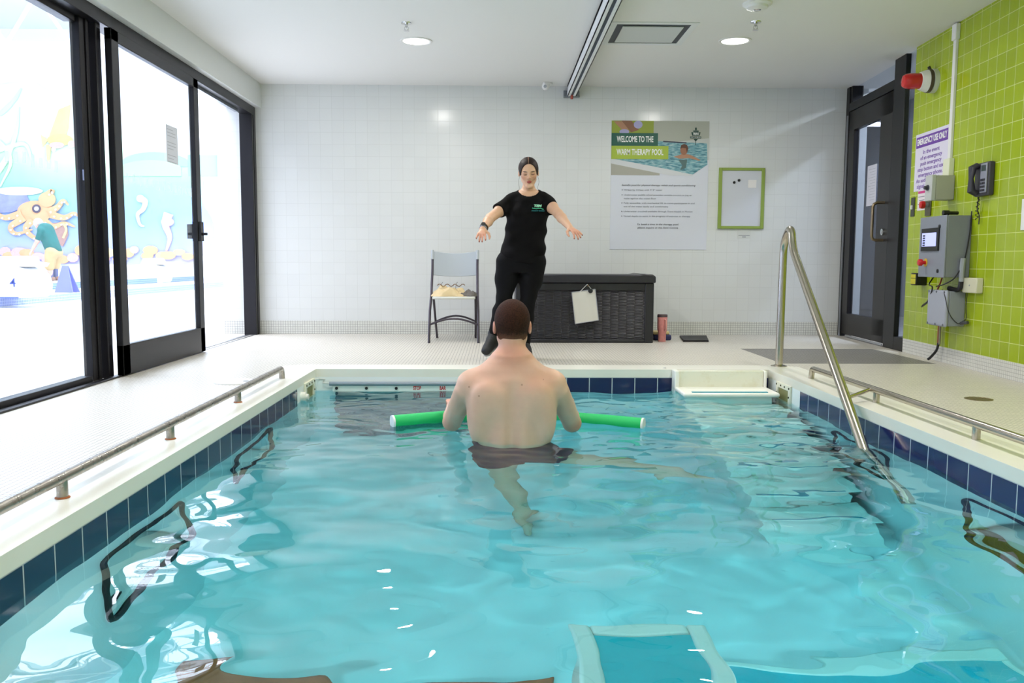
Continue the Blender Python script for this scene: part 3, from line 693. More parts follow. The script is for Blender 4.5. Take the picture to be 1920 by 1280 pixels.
b = MB(); b.add([(vx0+.1, vy0+.1, ZC-.012), (vx1-.1, vy0+.1, ZC-.012), (vx1-.1, vy1-.1, ZC-.012), (vx0+.1, vy1-.1, ZC-.012), (vx0+.1, vy0+.1, ZC-.006), (vx1-.1, vy0+.1, ZC-.006), (vx1-.1, vy1-.1, ZC-.006), (vx0+.1, vy1-.1, ZC-.006)], [(0,1,2,3),(7,6,5,4),(0,4,5,1),(1,5,6,2),(2,6,7,3),(3,7,4,0)]); obj('panel', b, mat('vent_panel', '#c9cdcc', .6), v)
r = thing('lift_rail', 'white ceiling track rail with a dark slot running to the back wall', 'rail', (.77, 6, ZC-.11))
rx, rz = .775, ZC-.115
b = MB()
b.box((rx-.045, -1, rz), (rx-.038, 8.88, ZC)); b.box((rx+.038, -1, rz), (rx+.045, 8.88, ZC)); b.box((rx-.045, -1, ZC-.03), (rx+.045, 8.88, ZC-.0005))
b.box((rx-.045, -1, rz), (rx-.014, 8.88, rz+.007)); b.box((rx+.014, -1, rz), (rx+.045, 8.88, rz+.007)); obj('channel', b, M_WHITE, r)
b = MB(); b.box((rx-.036, -1, rz+.009), (rx+.036, 8.87, rz+.02)); obj('slot', b, mat('slot_dark', '#2c3946', .6), r)
b = MB(); b.box((rx-.08, 8.88, rz-.004), (rx+.085, 8.94, rz+.012)); b.box((rx-.08, 8.93, rz-.004), (rx+.085, 8.945, rz+.07)); b.box((rx-.05, 8.87, rz-.004), (rx+.05, 8.885, rz+.09)); obj('end_bracket', b, mat('bracket_metal', '#878c94', .35, .7), r, bevel=.002)
b = MB(); b.cyl((rx, 8.86, rz-.03), (rx, 8.86, rz+.01), .014, 12); obj('end_stop', b, mat('stop_red', '#b5564b', .5), r)
def sprinkler(u, vv, label):
    p = onz(u, vv, ZC); s_ = thing('sprinkler', label, 'sprinkler', tuple(p)); T_ = Matrix.Translation(p)
    b = MB(); b.lathe([(.042, 0), (.04, -.006), (.02, -.008)], T_, 24); obj('escutcheon', b, M_CHROME, s_, smooth=True)
    b = MB(); b.lathe([(.012, -.006), (.012, -.03), (.006, -.034)], T_, 14); obj('body', b, M_CHROME, s_, smooth=True)
    b = MB(); b.tube([p+Vector((-.014, 0, -.03)), p+Vector((-.016, 0, -.045)), p+Vector((0, 0, -.058)), p+Vector((.016, 0, -.045)), p+Vector((.014, 0, -.03))], .003, 8); b.lathe([(.022, -.058), (.022, -.061)], T_, 16); obj('deflector', b, M_CHROME, s_, smooth=True)
sprinkler(762, 43, 'small chrome ceiling sprinkler above the left downlight'); sprinkler(1417, 41, 'small chrome ceiling sprinkler above the right downlight')
p = onz(1420, 6, ZC); s_ = thing('smoke_detector', 'round white smoke detector at the top edge of the picture', 'detector', tuple(p)); T_ = Matrix.Translation(p)
b = MB(); b.lathe([(.10, 0), (.10, -.012), (.085, -.02)], T_, 36); obj('base', b, M_WHITEPL, s_, smooth=True)
b = MB(); b.lathe([(.075, -.018), (.072, -.035), (.05, -.045), (.02, -.047)], T_, 36); obj('cap', b, M_WHITEPL, s_, smooth=True)
b = MB(); b.lathe([(.028, -.046), (.02, -.051), (.005, -.052)], T_, 20); obj('sensor', b, M_CHROME, s_, smooth=True)
p = ony(1024, 160, 8.78); s_ = thing('security_camera', 'small white security camera below the ceiling left of the lift rail', 'camera', tuple(p))
b = MB(); b.tube([(p.x+.03, p.y, ZC), (p.x+.03, p.y, ZC-.03), (p.x+.005, p.y, p.z+.03)], .012, 10); b.cyl((p.x+.03, p.y, ZC-.012), (p.x+.03, p.y, ZC), .035, 20); obj('bracket', b, M_WHITEPL, s_, smooth=True)
b = MB(); b.lathe([(.005, -.045), (.03, -.045), (.038, -.03), (.04, .02), (.03, .045), (.01, .05)], Matrix.Translation(p) @ Matrix.Rotation(.5, 4, 'Y') @ Matrix.Rotation(1.15, 4, 'X'), 24); obj('body', b, M_WHITEPL, s_, smooth=True)
b = MB(); b.cyl(p+Vector((-.01, -.035, -.012)), p+Vector((-.013, -.05, -.02)), .016, 16); obj('lens', b, M_GREYPL, s_, smooth=True)

# ================================================================== BACK WALL
YP = YW-.006
def P3(u, v, y=YP): return ony(u, v, y)
tl, br = P3(1147, 226), P3(1322, 468)
bl_, tr_ = P3(1144.5, 467), P3(1327, 226)
X0, X1, Z1, Z0 = tl.x, br.x+.012, tl.z, br.z
po = thing('wall_poster', 'large printed poster welcoming people to the warm therapy pool on the back wall', 'poster', ((X0+X1)/2, YW, Z0))
b = MB(); b.box((X0, YP, Z0), (X1, YW-.0005, Z1)); obj('sheet', b, mat('poster_sheet', '#d3d7e2', .5), po)
PW, PH = X1-X0, Z1-Z0
def pp(a, c, off=.0012): return (X0+a*PW, YP-off, Z1-c*PH)     # a, c from the sheet's upper left corner
def ppoly(name, pts, m, off, label=None):
    b = MB(); vs = [pp(a, c, off) for a, c in pts]; back = [pp(a, c, off-.0006) for a, c in pts]; n = len(pts)
    b.add(vs+back, [tuple(range(n)), tuple(range(n, 2*n))[::-1]]+[(i, n+i, n+(i+1) % n, (i+1) % n) for i in range(n)]); return obj(name, b, m, po, label=label)
H1 = .42
t = NT('picture_water'); P_ = t.pos('world'); mp = t.new('ShaderNodeMapping'); mp.inputs['Scale'].default_value = (1, 1, 4); t.link(P_, mp.inputs[0])
t.link(t.ramp(t.noise(mp.outputs[0], 16, 5), [(.35, '#3d7585'), (.5, '#6fa3ae'), (.68, '#a9c6c9')]), t.b.inputs['Base Color'])
ppoly('picture_wall', [(0, 0), (1, 0), (1, .25), (0, .25)], mat('picture_wall', '#a9aca0', .5), .0012)
ppoly('picture_lime', [(0, 0), (.43, 0), (.43, .10), (0, .10)], mat('picture_lime', '#8f9d33', .5), .0018)
ppoly('picture_deck', [(0, .22), (1, .13), (1, .30), (.6, .36), (0, .36)], mat('picture_deck', '#bfc3bf', .5), .0016)
ppoly('picture_floor', [(0, .3), (.5, H1-.02), (.5, H1), (0, H1)], mat('picture_floor', '#a7a69b', .5), .0019)
ppoly('picture_edge', [(0, .295), (0, .33), (.6, H1), (.84, H1), (.84, .395)], mat('picture_edge', '#cfd2d6', .5), .0020)
ppoly('picture_water', [(0, .20), (.45, .155), (.98, .17), (.99, .335), (.84, .412), (.5, .36), (0, .29)], t.m, .0022)
ppoly('picture_lane', [(.53, .153), (.77, .163), (.77, .172), (.53, .163)], mat('picture_navy', '#28324a', .5), .0028)
sk = mat('picture_skin', '#b08468', .6)
def ell(a, c, ra, rc, n=20, rot=0): return [(a+ra*math.cos(2*PI*i/n)*math.cos(rot)-rc*math.sin(2*PI*i/n)*math.sin(rot)*PH/PW, c+rc*math.sin(2*PI*i/n)*math.cos(rot)+ra*math.cos(2*PI*i/n)*math.sin(rot)*PW/PH) for i in range(n)]
ppoly('picture_swimmer', [(.64, .275), (.70, .262), (.72, .255), (.78, .255), (.82, .262), (.92, .30), (.90, .305), (.80, .285), (.70, .29)], sk, .0030)
ppoly('picture_head', ell(.745, .225, .038, .036), mat('picture_face', '#9a6a52', .6), .0034)
ppoly('picture_hair', [(.705, .215), (.715, .185), (.745, .175), (.775, .185), (.79, .21), (.775, .245), (.765, .21), (.73, .205)], mat('picture_hair', '#5c3a2e', .6), .0038)
ppoly('picture_shadow', [(.69, .30), (.78, .295), (.77, .36), (.71, .38), (.73, .34)], mat('picture_deepwater', '#55706e', .6), .0026)
ppoly('picture_arm', [(.02, .005), (.12, .005), (.18, .08), (.13, .09)], sk, .0030); ppoly('picture_arm', [(.10, .0), (.20, .0), (.28, .07), (.2, .09)], mat('picture_skin_dark', '#8a624c', .6), .0034)
ppoly('picture_glove', ell(.13, .085, .05, .02), mat('picture_lilac', '#a9a6cf', .6), .0036); ppoly('picture_glove', ell(.27, .03, .045, .03), mat('picture_lilac', '#a9a6cf', .6), .0036)
ppoly('green_banner', [(0, .095), (.475, .095), (.475, .193), (0, .193)], mat('banner_green', '#0e5648', .5), .0044)
ppoly('lime_banner', [(0, .193), (.585, .193), (.585, .295), (0, .295)], mat('banner_lime', '#a3b93a', .5), .0044)
wt = mat('white_print', '#eef0ee', .5)
def ptext(s_, a, c, size, m, width=None, align='LEFT', bold=0, shear=0):
    return text('lettering', s_, m, wallM(pp(a, c, .0052), (1,0,0), (0,0,1)), size, po, width=width*PW if width else None, align=align, bold=bold, shear=shear)
ptext('WELCOME TO THE', .055, .144, .085, wt, .375, bold=.002); ptext('WARM THERAPY POOL', .055, .243, .085, wt, .48, bold=.002)
dk = mat('dark_print', '#3a3d46', .6); gy_ = mat('grey_print', '#777b86', .6)
ptext('SwimEx pool for physical therapy, rehab and sports conditioning', .11, .498, .026, dk, .76, shear=.2)
ZL = [(.535, "10 feet by 14 feet with 5' 5\" water", .39, 1), (.573, 'Underwater paddle wheel provides variable current to jog or', .70, 1), (.601, 'swim against the water flow', .33, 0), (.637, 'Fully accessible with mechanical lift to move participants in and', .73, 1), (.664, 'out of the water easily and comfortably', .46, 0), (.702, 'Underwater treadmill available through Trent Health in Motion', .71, 1), (.739, 'Varied depths to assist in the progress of exercise or therapy', .69, 1)]
for c, s_, w_, bl in ZL:
    ptext(s_, .135, c, .022, gy_, w_)
    if bl: ppoly('bullet', ell(.117, c, .005, .0038, 10), dk, .0052)
ptext('To book a time in the therapy pool,', .49, .803, .025, dk, .43, 'CENTER', shear=.25); ptext('please inquire at the Sami Centre', .49, .829, .025, dk, .42, 'CENTER', shear=.25)
lg = mat('logo_green', '#123f3a', .6)
ppoly('logo', [(.815, .085), (.91, .085), (.90, .112), (.825, .112)], lg, .0050); ppoly('logo', [(.805, .117), (.918, .117), (.918, .133), (.805, .133)], lg, .0050)
ppoly('logo', [(.84, .137), (.885, .137), (.862, .158)], lg, .0050); ppoly('logo', [(.859, .156), (.865, .156), (.865, .185), (.859, .185)], lg, .0050)
ppoly('logo', ell(.862, .06, .009, .012, 14), lg, .0050); ppoly('logo', [(.835, .072), (.89, .072), (.89, .082), (.835, .082)], lg, .0050)
ptext('TRENT', .862, .099, .03, wt, .066, 'CENTER', shear=.2, bold=.001); ptext('EXCALIBUR', .862, .125, .016, wt, .10, 'CENTER')
# whiteboard
a, c = P3(1348, 314.5), P3(1430.5, 429)
wb = thing('whiteboard', 'small whiteboard with a green frame on the back wall right of the poster', 'whiteboard', ((a.x+c.x)/2, YW, c.z))
t_ = .035
b = MB(); b.box((a.x, YW-.025, c.z), (a.x+t_, YW, a.z)); b.box((c.x-t_, YW-.025, c.z), (c.x, YW, a.z)); b.box((a.x+t_, YW-.025, a.z-t_*.8), (c.x-t_, YW, a.z)); b.box((a.x+t_, YW-.025, c.z), (c.x-t_, YW, c.z+t_*.8)); obj('frame', b, mat('frame_green', '#8aa04a', .5), wb, bevel=.003)
b = MB(); b.box((a.x+.02, YW-.012, c.z+.02), (c.x-.02, YW-.002, a.z-.02)); obj('board', b, mat('board_white', '#cdd1dc', .25), wb)
for u, vv, l_ in ((1376.5, 342, 'round black magnet on the whiteboard, the lower left of two'), (1385.5, 338, 'round black magnet on the whiteboard, the upper right of two')):
    q = P3(u, vv, YW-.012); b = MB(); b.lathe([(.014, 0), (.014, .008), (.010, .012), (0.001, .012)], wallM((q.x, YW-.012, q.z), (1,0,0), (0,0,1)), 18); tag(obj('magnet', b, M_BLACK, smooth=True), l_, 'magnet')
a2, c2 = P3(1403, 337, YW-.012), P3(1418, 352, YW-.012); b = MB(); b.box((a2.x, YW-.0135, c2.z), (c2.x, YW-.0122, a2.z)); tag(obj('sticky_note', b, mat('note_white', '#e8e6e6', .7)), 'small blank white note stuck on the whiteboard', 'note')
a2, c2 = P3(1383, 431, YW), P3(1407, 447, YW); b = MB(); b.box((a2.x, YW-.003, c2.z), (c2.x, YW-.0005, a2.z)); cl = tag(obj('wall_card', b, mat('card_clear', '#cfd2d0', .4)), 'small clear card on the wall under the whiteboard', 'card')
b = MB(); b.box((a2.x+.01, YW-.004, c2.z+.03), (c2.x-.01, YW-.0031, c2.z+.034)); obj('print', b, gy_, cl)
b = MB(); b.box((a2.x+.05, YW-.004, c2.z+.012), (c2.x-.05, YW-.0031, c2.z+.02)); obj('print', b, gy_, cl)

# ------------------------------------------------------------------ folding chair
FCH = thing('folding_chair', 'grey and white plastic folding chair against the back wall', 'chair', (-.40, 8.1, 0))
M_LEG = mat('chair_tube_grey', '#4c4750', .35, .6)
xl, xr = -.635, -.17
topz = ony(857, 470, 8.28).z
for x in (xl+.01, xr-.01):
    s_ = -1 if x < -.4 else 1
    b = MB(); b.tube([(x+s_*.012, 7.95, 0), (x+s_*.008, 8.03, .30), (x, 8.12, .45), (x-s_*.004, 8.22, .70), (x-s_*.004, 8.26, topz-.015)], .0125, 14); obj('leg', b, M_LEG, FCH, smooth=True)
    b = MB(); b.tube([(x-s_*.028, 8.50, 0), (x-s_*.022, 8.32, .22), (x-s_*.02, 8.10, .46)], .0115, 14); obj('leg', b, M_LEG, FCH, smooth=True)
    b = MB(); b.tube([(x-s_*.004, 8.235, topz-.085), (x-s_*.004, 8.26, topz+.004)], .0155, 14); obj('top_cap', b, mat('cap_grey', '#a9b1b8', .4), FCH, smooth=True)
for (y0, zz, ins) in ((7.985, .175, .0), (8.42, .175, .03)):
    b = MB(); x0_, x1_ = xl+.008+ins, xr-.008-ins
    b.tube([(x0_+(x1_-x0_)*i/12, y0, zz+.055*math.sin(PI*i/12)) for i in range(13)], .0095, 12); obj('stretcher', b, M_LEG, FCH, smooth=True)
def curved_panel(x0, x1, yf, zf0, zf1, th, n=16, m=8):
    b = MB(); vs = []
    for side in (0, 1):
        for j in range(m+1):
            for i in range(n+1):
                u_ = i/n; v_ = j/m; x = x0+(x1-x0)*u_; z = zf0(u_)+(zf1(u_)-zf0(u_))*v_
                vs.append((x, yf(u_, z)+(th if side else 0), z))
    W = n+1; S = W*(m+1); fs = []
    for j in range(m):
        for i in range(n):
            q = j*W+i; fs += [(q, q+1, q+W+1, q+W), (S+q+W, S+q+W+1, S+q+1, S+q)]
    for i in range(n): fs += [(i+1, i, S+i, S+i+1), (m*W+i, m*W+i+1, S+m*W+i+1, S+m*W+i)]
    for j in range(m): fs += [(j*W, (j+1)*W, S+(j+1)*W, S+j*W), ((j+1)*W+n, j*W+n, S+j*W+n, S+(j+1)*W+n)]
    b.add(vs, fs); return b
zb0, zb1 = ony(857, 516, 8.22).z, topz
b = curved_panel(xl+.022, xr-.022, lambda u_, z: 8.205+(z-zb0)*.22+.035*math.sin(PI*u_), lambda u_: zb0-.012*math.sin(PI*u_), lambda u_: zb1-.004-.022*math.sin(PI*u_), .014)
obj('backrest', b, mat('chair_back_grey', '#a9b2bb', .4), FCH, smooth=True, bevel=.004)
zs1 = ony(850, 560, 7.95).z
b = MB(); pr_ = []
for i in range(9): pr_.append((xl+.028+(xr-xl-.056)*i/8, 7.965-.025*math.sin(PI*i/8)))
pr_ += [(xr-.04, 8.34), (xl+.04, 8.34)]
b.prism(pr_, .026, Matrix.Translation((0, 0, zs1-.006))); obj('seat', b, mat('chair_seat_cream', '#d5d8d2', .4), FCH, bevel=.010, seg=3)
SEATZ = zs1+.02
# folded bag and cloth on the seat: heaped cloth surfaces
def cloth_heap(name, cx, cy, rx_, ry_, h, seed, m, z0, folds=5, nx=44, ny=30):
    rs = np.random.RandomState(seed); ph = rs.rand(8)*6.28
    b = MB(); vs = []
    for j in range(ny+1):
        for i in range(nx+1):
            u_ = i/nx*2-1; v_ = j/ny*2-1
            e_ = max(0, 1-(abs(u_)**2.6+abs(v_)**2.6)); f = e_**.35
            wz = .5+.16*math.sin(folds*u_+2.6*v_+ph[0])+.13*math.sin(folds*1.9*u_-3.1*v_+ph[1])+.10*math.sin(7*v_+3*u_+ph[2])+.05*math.sin(17*u_+9*v_+ph[3])+.04*math.sin(23*v_-11*u_+ph[4])
            sx = .05*math.sin(5*v_+ph[5]); vs.append((cx+(u_+sx)*rx_, cy+(v_+.06*math.sin(6*u_+ph[6]))*ry_, z0+.002+h*f*max(.2, wz+.25*(1-abs(u_)))))
    W = nx+1; fs = [(j*W+i, j*W+i+1, (j+1)*W+i+1, (j+1)*W+i) for j in range(ny) for i in range(nx)]
    n0 = len(vs); rim = [i for i in range(nx+1)]+[j*W+nx for j in range(1, ny+1)]+[ny*W+i for i in range(nx-1, -1, -1)]+[j*W for j in range(ny-1, 0, -1)]
    vs += [(vs[q][0], vs[q][1], z0+.0005) for q in rim]; L = len(rim); fs += [(rim[(i+1) % L], rim[i], n0+i, n0+(i+1) % L) for i in range(L)]; fs.append(tuple(n0+i for i in range(L))[::-1])
    b.add(vs, fs); return obj(name, b, m, smooth=2)
M_TAN = mat('tan_cloth', '#d9c49a', .85, var=.06, vscale=8, bump=.3, bscale=300)
cb = cloth_heap('cloth_bag', -.455, 8.10, .165, .13, .105, 3, M_TAN, SEATZ, 4)
tag(cb, 'crumpled tan cloth bag lying on the folding chair seat', 'bag')
for q in ((-.53, .02), (-.39, -.01)):
    b = MB(); x = q[0]; b.tube([(x, 8.10, SEATZ+.06), (x+.004, 8.10, SEATZ+.115), (x+.018, 8.10, SEATZ+.135)], .0018, 6); obj('strap', b, M_BLACK, cb)
b = MB(); b.tube([(-.56+.26*i/20, 8.04+.02*math.sin(i*1.7), SEATZ+.105+.012*math.sin(i*1.1)) for i in range(21)], .004, 7); obj('hem', b, mat('bag_hem', '#7a5d43', .8), cb, smooth=True)
tc = cloth_heap('folded_towel', -.27, 8.12, .085, .12, .06, 9, mat('grey_towel', '#6e6a66', .9, bump=.5, bscale=300), SEATZ, 3)
tag(tc, 'dark grey folded towel on the right of the folding chair seat', 'towel')

# ------------------------------------------------------------------ deck box
bx = thing('deck_box', 'black wicker-look plastic storage box against the back wall', 'storage box', (.85, 8.3, 0))
M_BOX = mat('box_black', '#1d1d24', .42, bump=.1, bscale=200)
bx0, bx1, by0, by1 = .185, 1.505, 8.0, 8.62
zt_ = ony(1100, 530, 8.0).z
t = NT('wicker_black'); t.b.inputs['Base Color'].default_value = lin('#24242b'); t.set(Roughness=.38); P_ = t.pos('world'); sp = t.new('ShaderNodeSeparateXYZ'); t.link(P_, sp.inputs[0])
row = t.math('DIVIDE', sp.outputs[2], .0145); colx = t.math('DIVIDE', sp.outputs[0], .078)
par = t.math('MODULO', t.math('ADD', t.math('FLOOR', colx), 1000), 2)
hx_ = t.math('ABSOLUTE', t.math('SINE', t.math('MULTIPLY', t.math('ADD', row, t.math('MULTIPLY', par, .5)), PI)))
hz_ = t.math('POWER', t.math('ABSOLUTE', t.math('SINE', t.math('MULTIPLY', colx, PI))), .35)
h_ = t.math('MULTIPLY', hx_, hz_); t.bump(h_, 1.0, .006)
t.link(t.mix(h_, '#0c0c10', '#30303a'), t.b.inputs['Base Color'])
M_WICK = t.m
b = MB(); b.box((bx0+.05, by0+.012, .04), (bx1-.075, by1-.01, zt_-.055)); obj('wicker_panel', b, M_WICK, bx)
b = MB(); b.box((bx0, by0, 0), (bx0+.055, by0+.05, zt_)); b.box((bx1-.085, by0-.002, 0), (bx1-.0, by0+.06, zt_)); b.box((bx0+.05, by0+.002, 0), (bx1-.08, by0+.03, .035)); b.box((bx0+.05, by0+.002, zt_-.075), (bx1-.08, by0+.03, zt_)); b.box((bx0, by0+.05, 0), (bx0+.03, by1, zt_)); b.box((bx1-.03, by0+.05, 0), (bx1, by1, zt_)); b.box((bx0, by1-.03, 0), (bx1, by1, zt_))
obj('body', b, M_BOX, bx, bevel=.008)
b = MB(); b.prism([(bx0-.02, zt_), (bx1+.012, zt_), (bx1+.012, zt_+.062), (bx1-.02, zt_+.082), (bx1-.10, zt_+.088), (bx1-.15, zt_+.078), (bx0-.02, zt_+.078)], by1-by0+.05, Matrix(((1,0,0,0),(0,0,1,by0-.03),(0,1,0,0),(0,0,0,1)))); obj('lid', b, mat('lid_black', '#23232b', .35), bx, bevel=.012, seg=3)
# clipboard hanging on the box
qa = ony(1102, 535, 7.99)
hk = thing('wall_hook', 'small brass hook holding the white clipboard on the storage box', 'hook', (qa.x, by0, qa.z))
b = MB(); b.tube([(qa.x, by0-.002, qa.z), (qa.x, by0-.022, qa.z-.004), (qa.x+.004, by0-.024, qa.z+.008)], .003, 8); obj('hook', b, mat('brass_small', '#b08a52', .3, .9), hk, smooth=True)
cp = thing('clipboard', 'white clipboard hanging askew on the front of the storage box', 'clipboard', (qa.x, by0-.02, .2))
cs = [ony(u, v_, by0-.016) for u, v_ in ((1072, 548), (1116, 542), (1122.5, 600), (1078.5, 607))]
b = MB(); vs = [Vector((q.x, by0-.017, q.z)) for q in cs]+[Vector((q.x, by0-.012, q.z)) for q in cs]; b.add(vs, [(3,2,1,0),(4,5,6,7),(0,1,5,4),(1,2,6,5),(2,3,7,6),(3,0,4,7)]); obj('board', b, mat('clip_board_white', '#d4d3cc', .5), cp)
b = MB()
for i in range(4):
    p0_, p1_ = vs[i], vs[(i+1) % 4]; b.cyl(p0_, p1_, .0035, 6)
obj('edge', b, mat('clip_edge', '#9a9da6', .4), cp)
b = MB(); b.tube([ony(1087, 547, by0-.018), ony(1101, 533, by0-.02), ony(1110, 543, by0-.018)], .0025, 6); obj('cord', b, M_WHITEPL, cp)
q = ony(1107, 545, by0-.018); b = MB(); b.lathe([(.022, 0), (.022, .014), (.016, .018), (.001, .018)], wallM((q.x, by0-.018, q.z), (1,0,0), (0,0,1)), 22); tag(obj('clip_magnet', b, mat('magnet_black', '#1b2126', .3), smooth=True), 'round black magnet at the top of the white clipboard', 'magnet')

# ------------------------------------------------------------------ tumbler, small things behind it, black tablet
q = onz(1241, 640, 0); tb = thing('tumbler', 'pink insulated tumbler with handle on the floor beside the storage box', 'tumbler', (q.x, q.y, 0))
T_ = Matrix.Translation((q.x, q.y, 0)); s_ = 1.0
M_PINK = mat('pink_enamel', '#d58a86', .4, var=.12, vscale=40)
b = MB(); b.lathe([(.036, 0), (.038, .004), (.039, .09), (.048, .115), (.049, .24), (.047, .246)], T_, 32); obj('cup', b, M_PINK, tb, smooth=True)
b = MB(); b.lathe([(.0495, .24), (.0495, .262), (.044, .268), (.02, .268)], T_, 32); obj('lid', b, mat('lid_clear', '#5c4c50', .2), tb, smooth=True)
b = MB(); b.tube([(q.x+.018, q.y-.046, .215), (q.x+.022, q.y-.075, .21), (q.x+.024, q.y-.08, .15), (q.x+.022, q.y-.062, .115), (q.x+.018, q.y-.042, .11)], .0085, 12); obj('handle', b, mat('pink_handle', '#e0a096', .45), tb, smooth=True)
b = MB(); b.box((q.x-.05, q.y+.12, 0), (q.x+.12, q.y+.28, .055)); tag(obj('pouch', b, mat('navy_pouch', '#2a2f5c', .6), bevel=.015), 'dark blue pouch on the floor behind the pink tumbler', 'pouch')
b = MB(); b.box((q.x-.06, q.y+.13, .0555), (q.x+.10, q.y+.27, .09)); tag(obj('snack_bag', b, mat('cream_bag', '#d8c48e', .6), bevel=.012), 'cream packet on top of the blue pouch', 'packet')
q0, q1 = onz(1274, 632, 0), onz(1330, 641, 0)
tt = thing('tablet_case', 'flat black tablet case lying on the floor right of the tumbler', 'tablet', ((q0.x+q1.x)/2, (q0.y+q1.y)/2, 0))
A4 = [onz(1281, 641, 0), onz(1329, 641, 0), onz(1325, 632, 0), onz(1274, 632, 0)]
for nm, z0_, z1_, ins in (('case', 0, .011, 0), ('screen', .0112, .02, .004)):
    b = MB(); c_ = sum(A4, Vector())/4; vs = [c_+(p-c_)*(1-ins*4) for p in A4]; b.add([(p.x, p.y, z) for z in (z0_, z1_) for p in vs], [(3,2,1,0),(4,5,6,7),(0,1,5,4),(1,2,6,5),(2,3,7,6),(3,0,4,7)]); obj(nm, b, mat('case_black', '#1b191d', .55), tt, bevel=.003)

# ================================================================== RIGHT WALL
def rbasis(y, z, off=0):                  # frame on the wall face: x toward the far end, y up, z into the room
    p = rw(y, off, z); M = Matrix((RDIR, Vector((0,0,1)), RN)).transposed().to_4x4(); M.translation = p; return M
def RT_(y, z, off=0):                     # lettering frame: reads left to right from inside the room (toward the camera)
    p = rw(y, off, z); M = Matrix((-RDIR, Vector((0,0,1)), RN)).transposed().to_4x4(); M.translation = p; return M
# strobe
p = onr(1750, 151); sg = thing('alarm_strobe', 'red alarm beacon with a grey base high on the green wall', 'alarm', tuple(rw(p.y, 0, p.z)))
B = rbasis(p.y-.03, p.z-.01)
b = MB(); b.lathe([(.095, 0), (.095, .035), (.08, .04)], B, 36); obj('back_box', b, mat('strobe_grey', '#c9cec0', .5), sg, smooth=True)
b = MB(); b.lathe([(.092, .04), (.092, .065), (.088, .066)], B, 36); obj('dark_ring', b, mat('strobe_brown', '#4c4038', .5), sg, smooth=True)
b = MB(); b.lathe([(.088, .066), (.085, .08), (.07, .12), (.066, .122)], B, 36); obj('base', b, M_WHITEPL, sg, smooth=True)
b = MB(); b.lathe([(.062, .12), (.062, .2), (.056, .235), (.045, .25), (.02, .255), (.001, .256)], B, 32); obj('red_lens', b, mat('red_lens', '#c00d16', .2, coat=.5), sg, smooth=True)
b = MB(); b.cyl(B @ Vector((0, .085, .04)), B @ Vector((0, .115, .055)), .012, 12); obj('bolt', b, M_BLACK, sg)
# conduit (surface raceway)
pt = onr(1797, 45); pb_ = onr(1784, 300); yc = (pt.y+pb_.y)/2
cdt = thing('wire_raceway', 'white vertical cable raceway on the green wall above the key box', 'raceway', tuple(rw(yc, 0, pb_.z)))
b = MB(); rslab(b, yc-.022, yc+.022, 0, .022, pb_.z, ZC-.12); obj('channel', b, M_WHITEPL, cdt, bevel=.003)
b = MB(); rslab(b, yc-.04, yc+.03, 0, .035, ZC-.13, ZC-.01); obj('elbow', b, M_WHITEPL, cdt, bevel=.005)
b = MB(); rslab(b, yc-.055, yc+.05, 0, .04, 1.43, pb_.z+.01); obj('box', b, mat('raceway_box', '#dfe3c8', .5), cdt, bevel=.004)
# emergency sign
s0, s1 = onr(1719, 254), onr(1781, 237); s2 = onr(1714, 360)
ya, yb_, za, zb = s0.y, s1.y, s0.z, s2.z
sg = thing('emergency_sign', 'white emergency use only sign with a purple header on the green wall', 'sign', tuple(rw((ya+yb_)/2, 0, zb)))
b = MB(); rslab(b, yb_, ya, .0005, .004, zb, za); obj('sheet', b, mat('sign_white', '#dcd8ea', .4), sg)
b = MB(); rslab(b, yb_+.012, ya-.012, .004, .0048, za-.115, za-.025); M_PUR = mat('sign_purple', '#6a3c9e', .45); obj('header', b, M_PUR, sg)
ym = (ya+yb_)/2; wd = abs(ya-yb_)
text('lettering', 'EMERGENCY USE ONLY', wt, RT_(ym, za-.07, .0052), .07, sg, width=wd*.90, align='CENTER', bold=.002)
for k, (s_, w_) in enumerate((('In the event', .5), ('of an emergency', .66), ('push emergency', .64), ('stop button and use', .8), ('emergency phone.', .74), ('An audible and visual', .86), ('signal will activate', .8))):
    text('lettering', s_, M_PUR, RT_(ym, za-.16-.046*k, .0045), .046, sg, width=wd*w_, align='CENTER', bold=.0006)
# key switch box
kb = thing('key_switch_box', 'grey key switch box mounted below the emergency sign', 'box', tuple(rw(6.5, 0, 1.2)))
q = onr(1789, 330); q2 = onr(1789, 372); yk = q.y-.02
b = MB(); rslab(b, yk, yk+.11, 0, .14, q2.z-.01, q.z+.005); obj('housing', b, mat('key_box_grey', '#a7a99a', .5), kb, bevel=.006)
b = MB(); rslab(b, yk-.003, yk+.113, .14, .175, q2.z-.015, q.z+.01); obj('cover', b, mat('key_cover_grey', '#b9bdbb', .4), kb, bevel=.006)
b = MB(); B = rbasis(yk+.055, (q.z+q2.z)/2, .175); b.lathe([(.022, 0), (.022, .01), (.014, .012), (.014, .03), (.001, .03)], B, 20); obj('key_switch', b, mat('key_dark', '#4d4f55', .3, .8), kb, smooth=True)
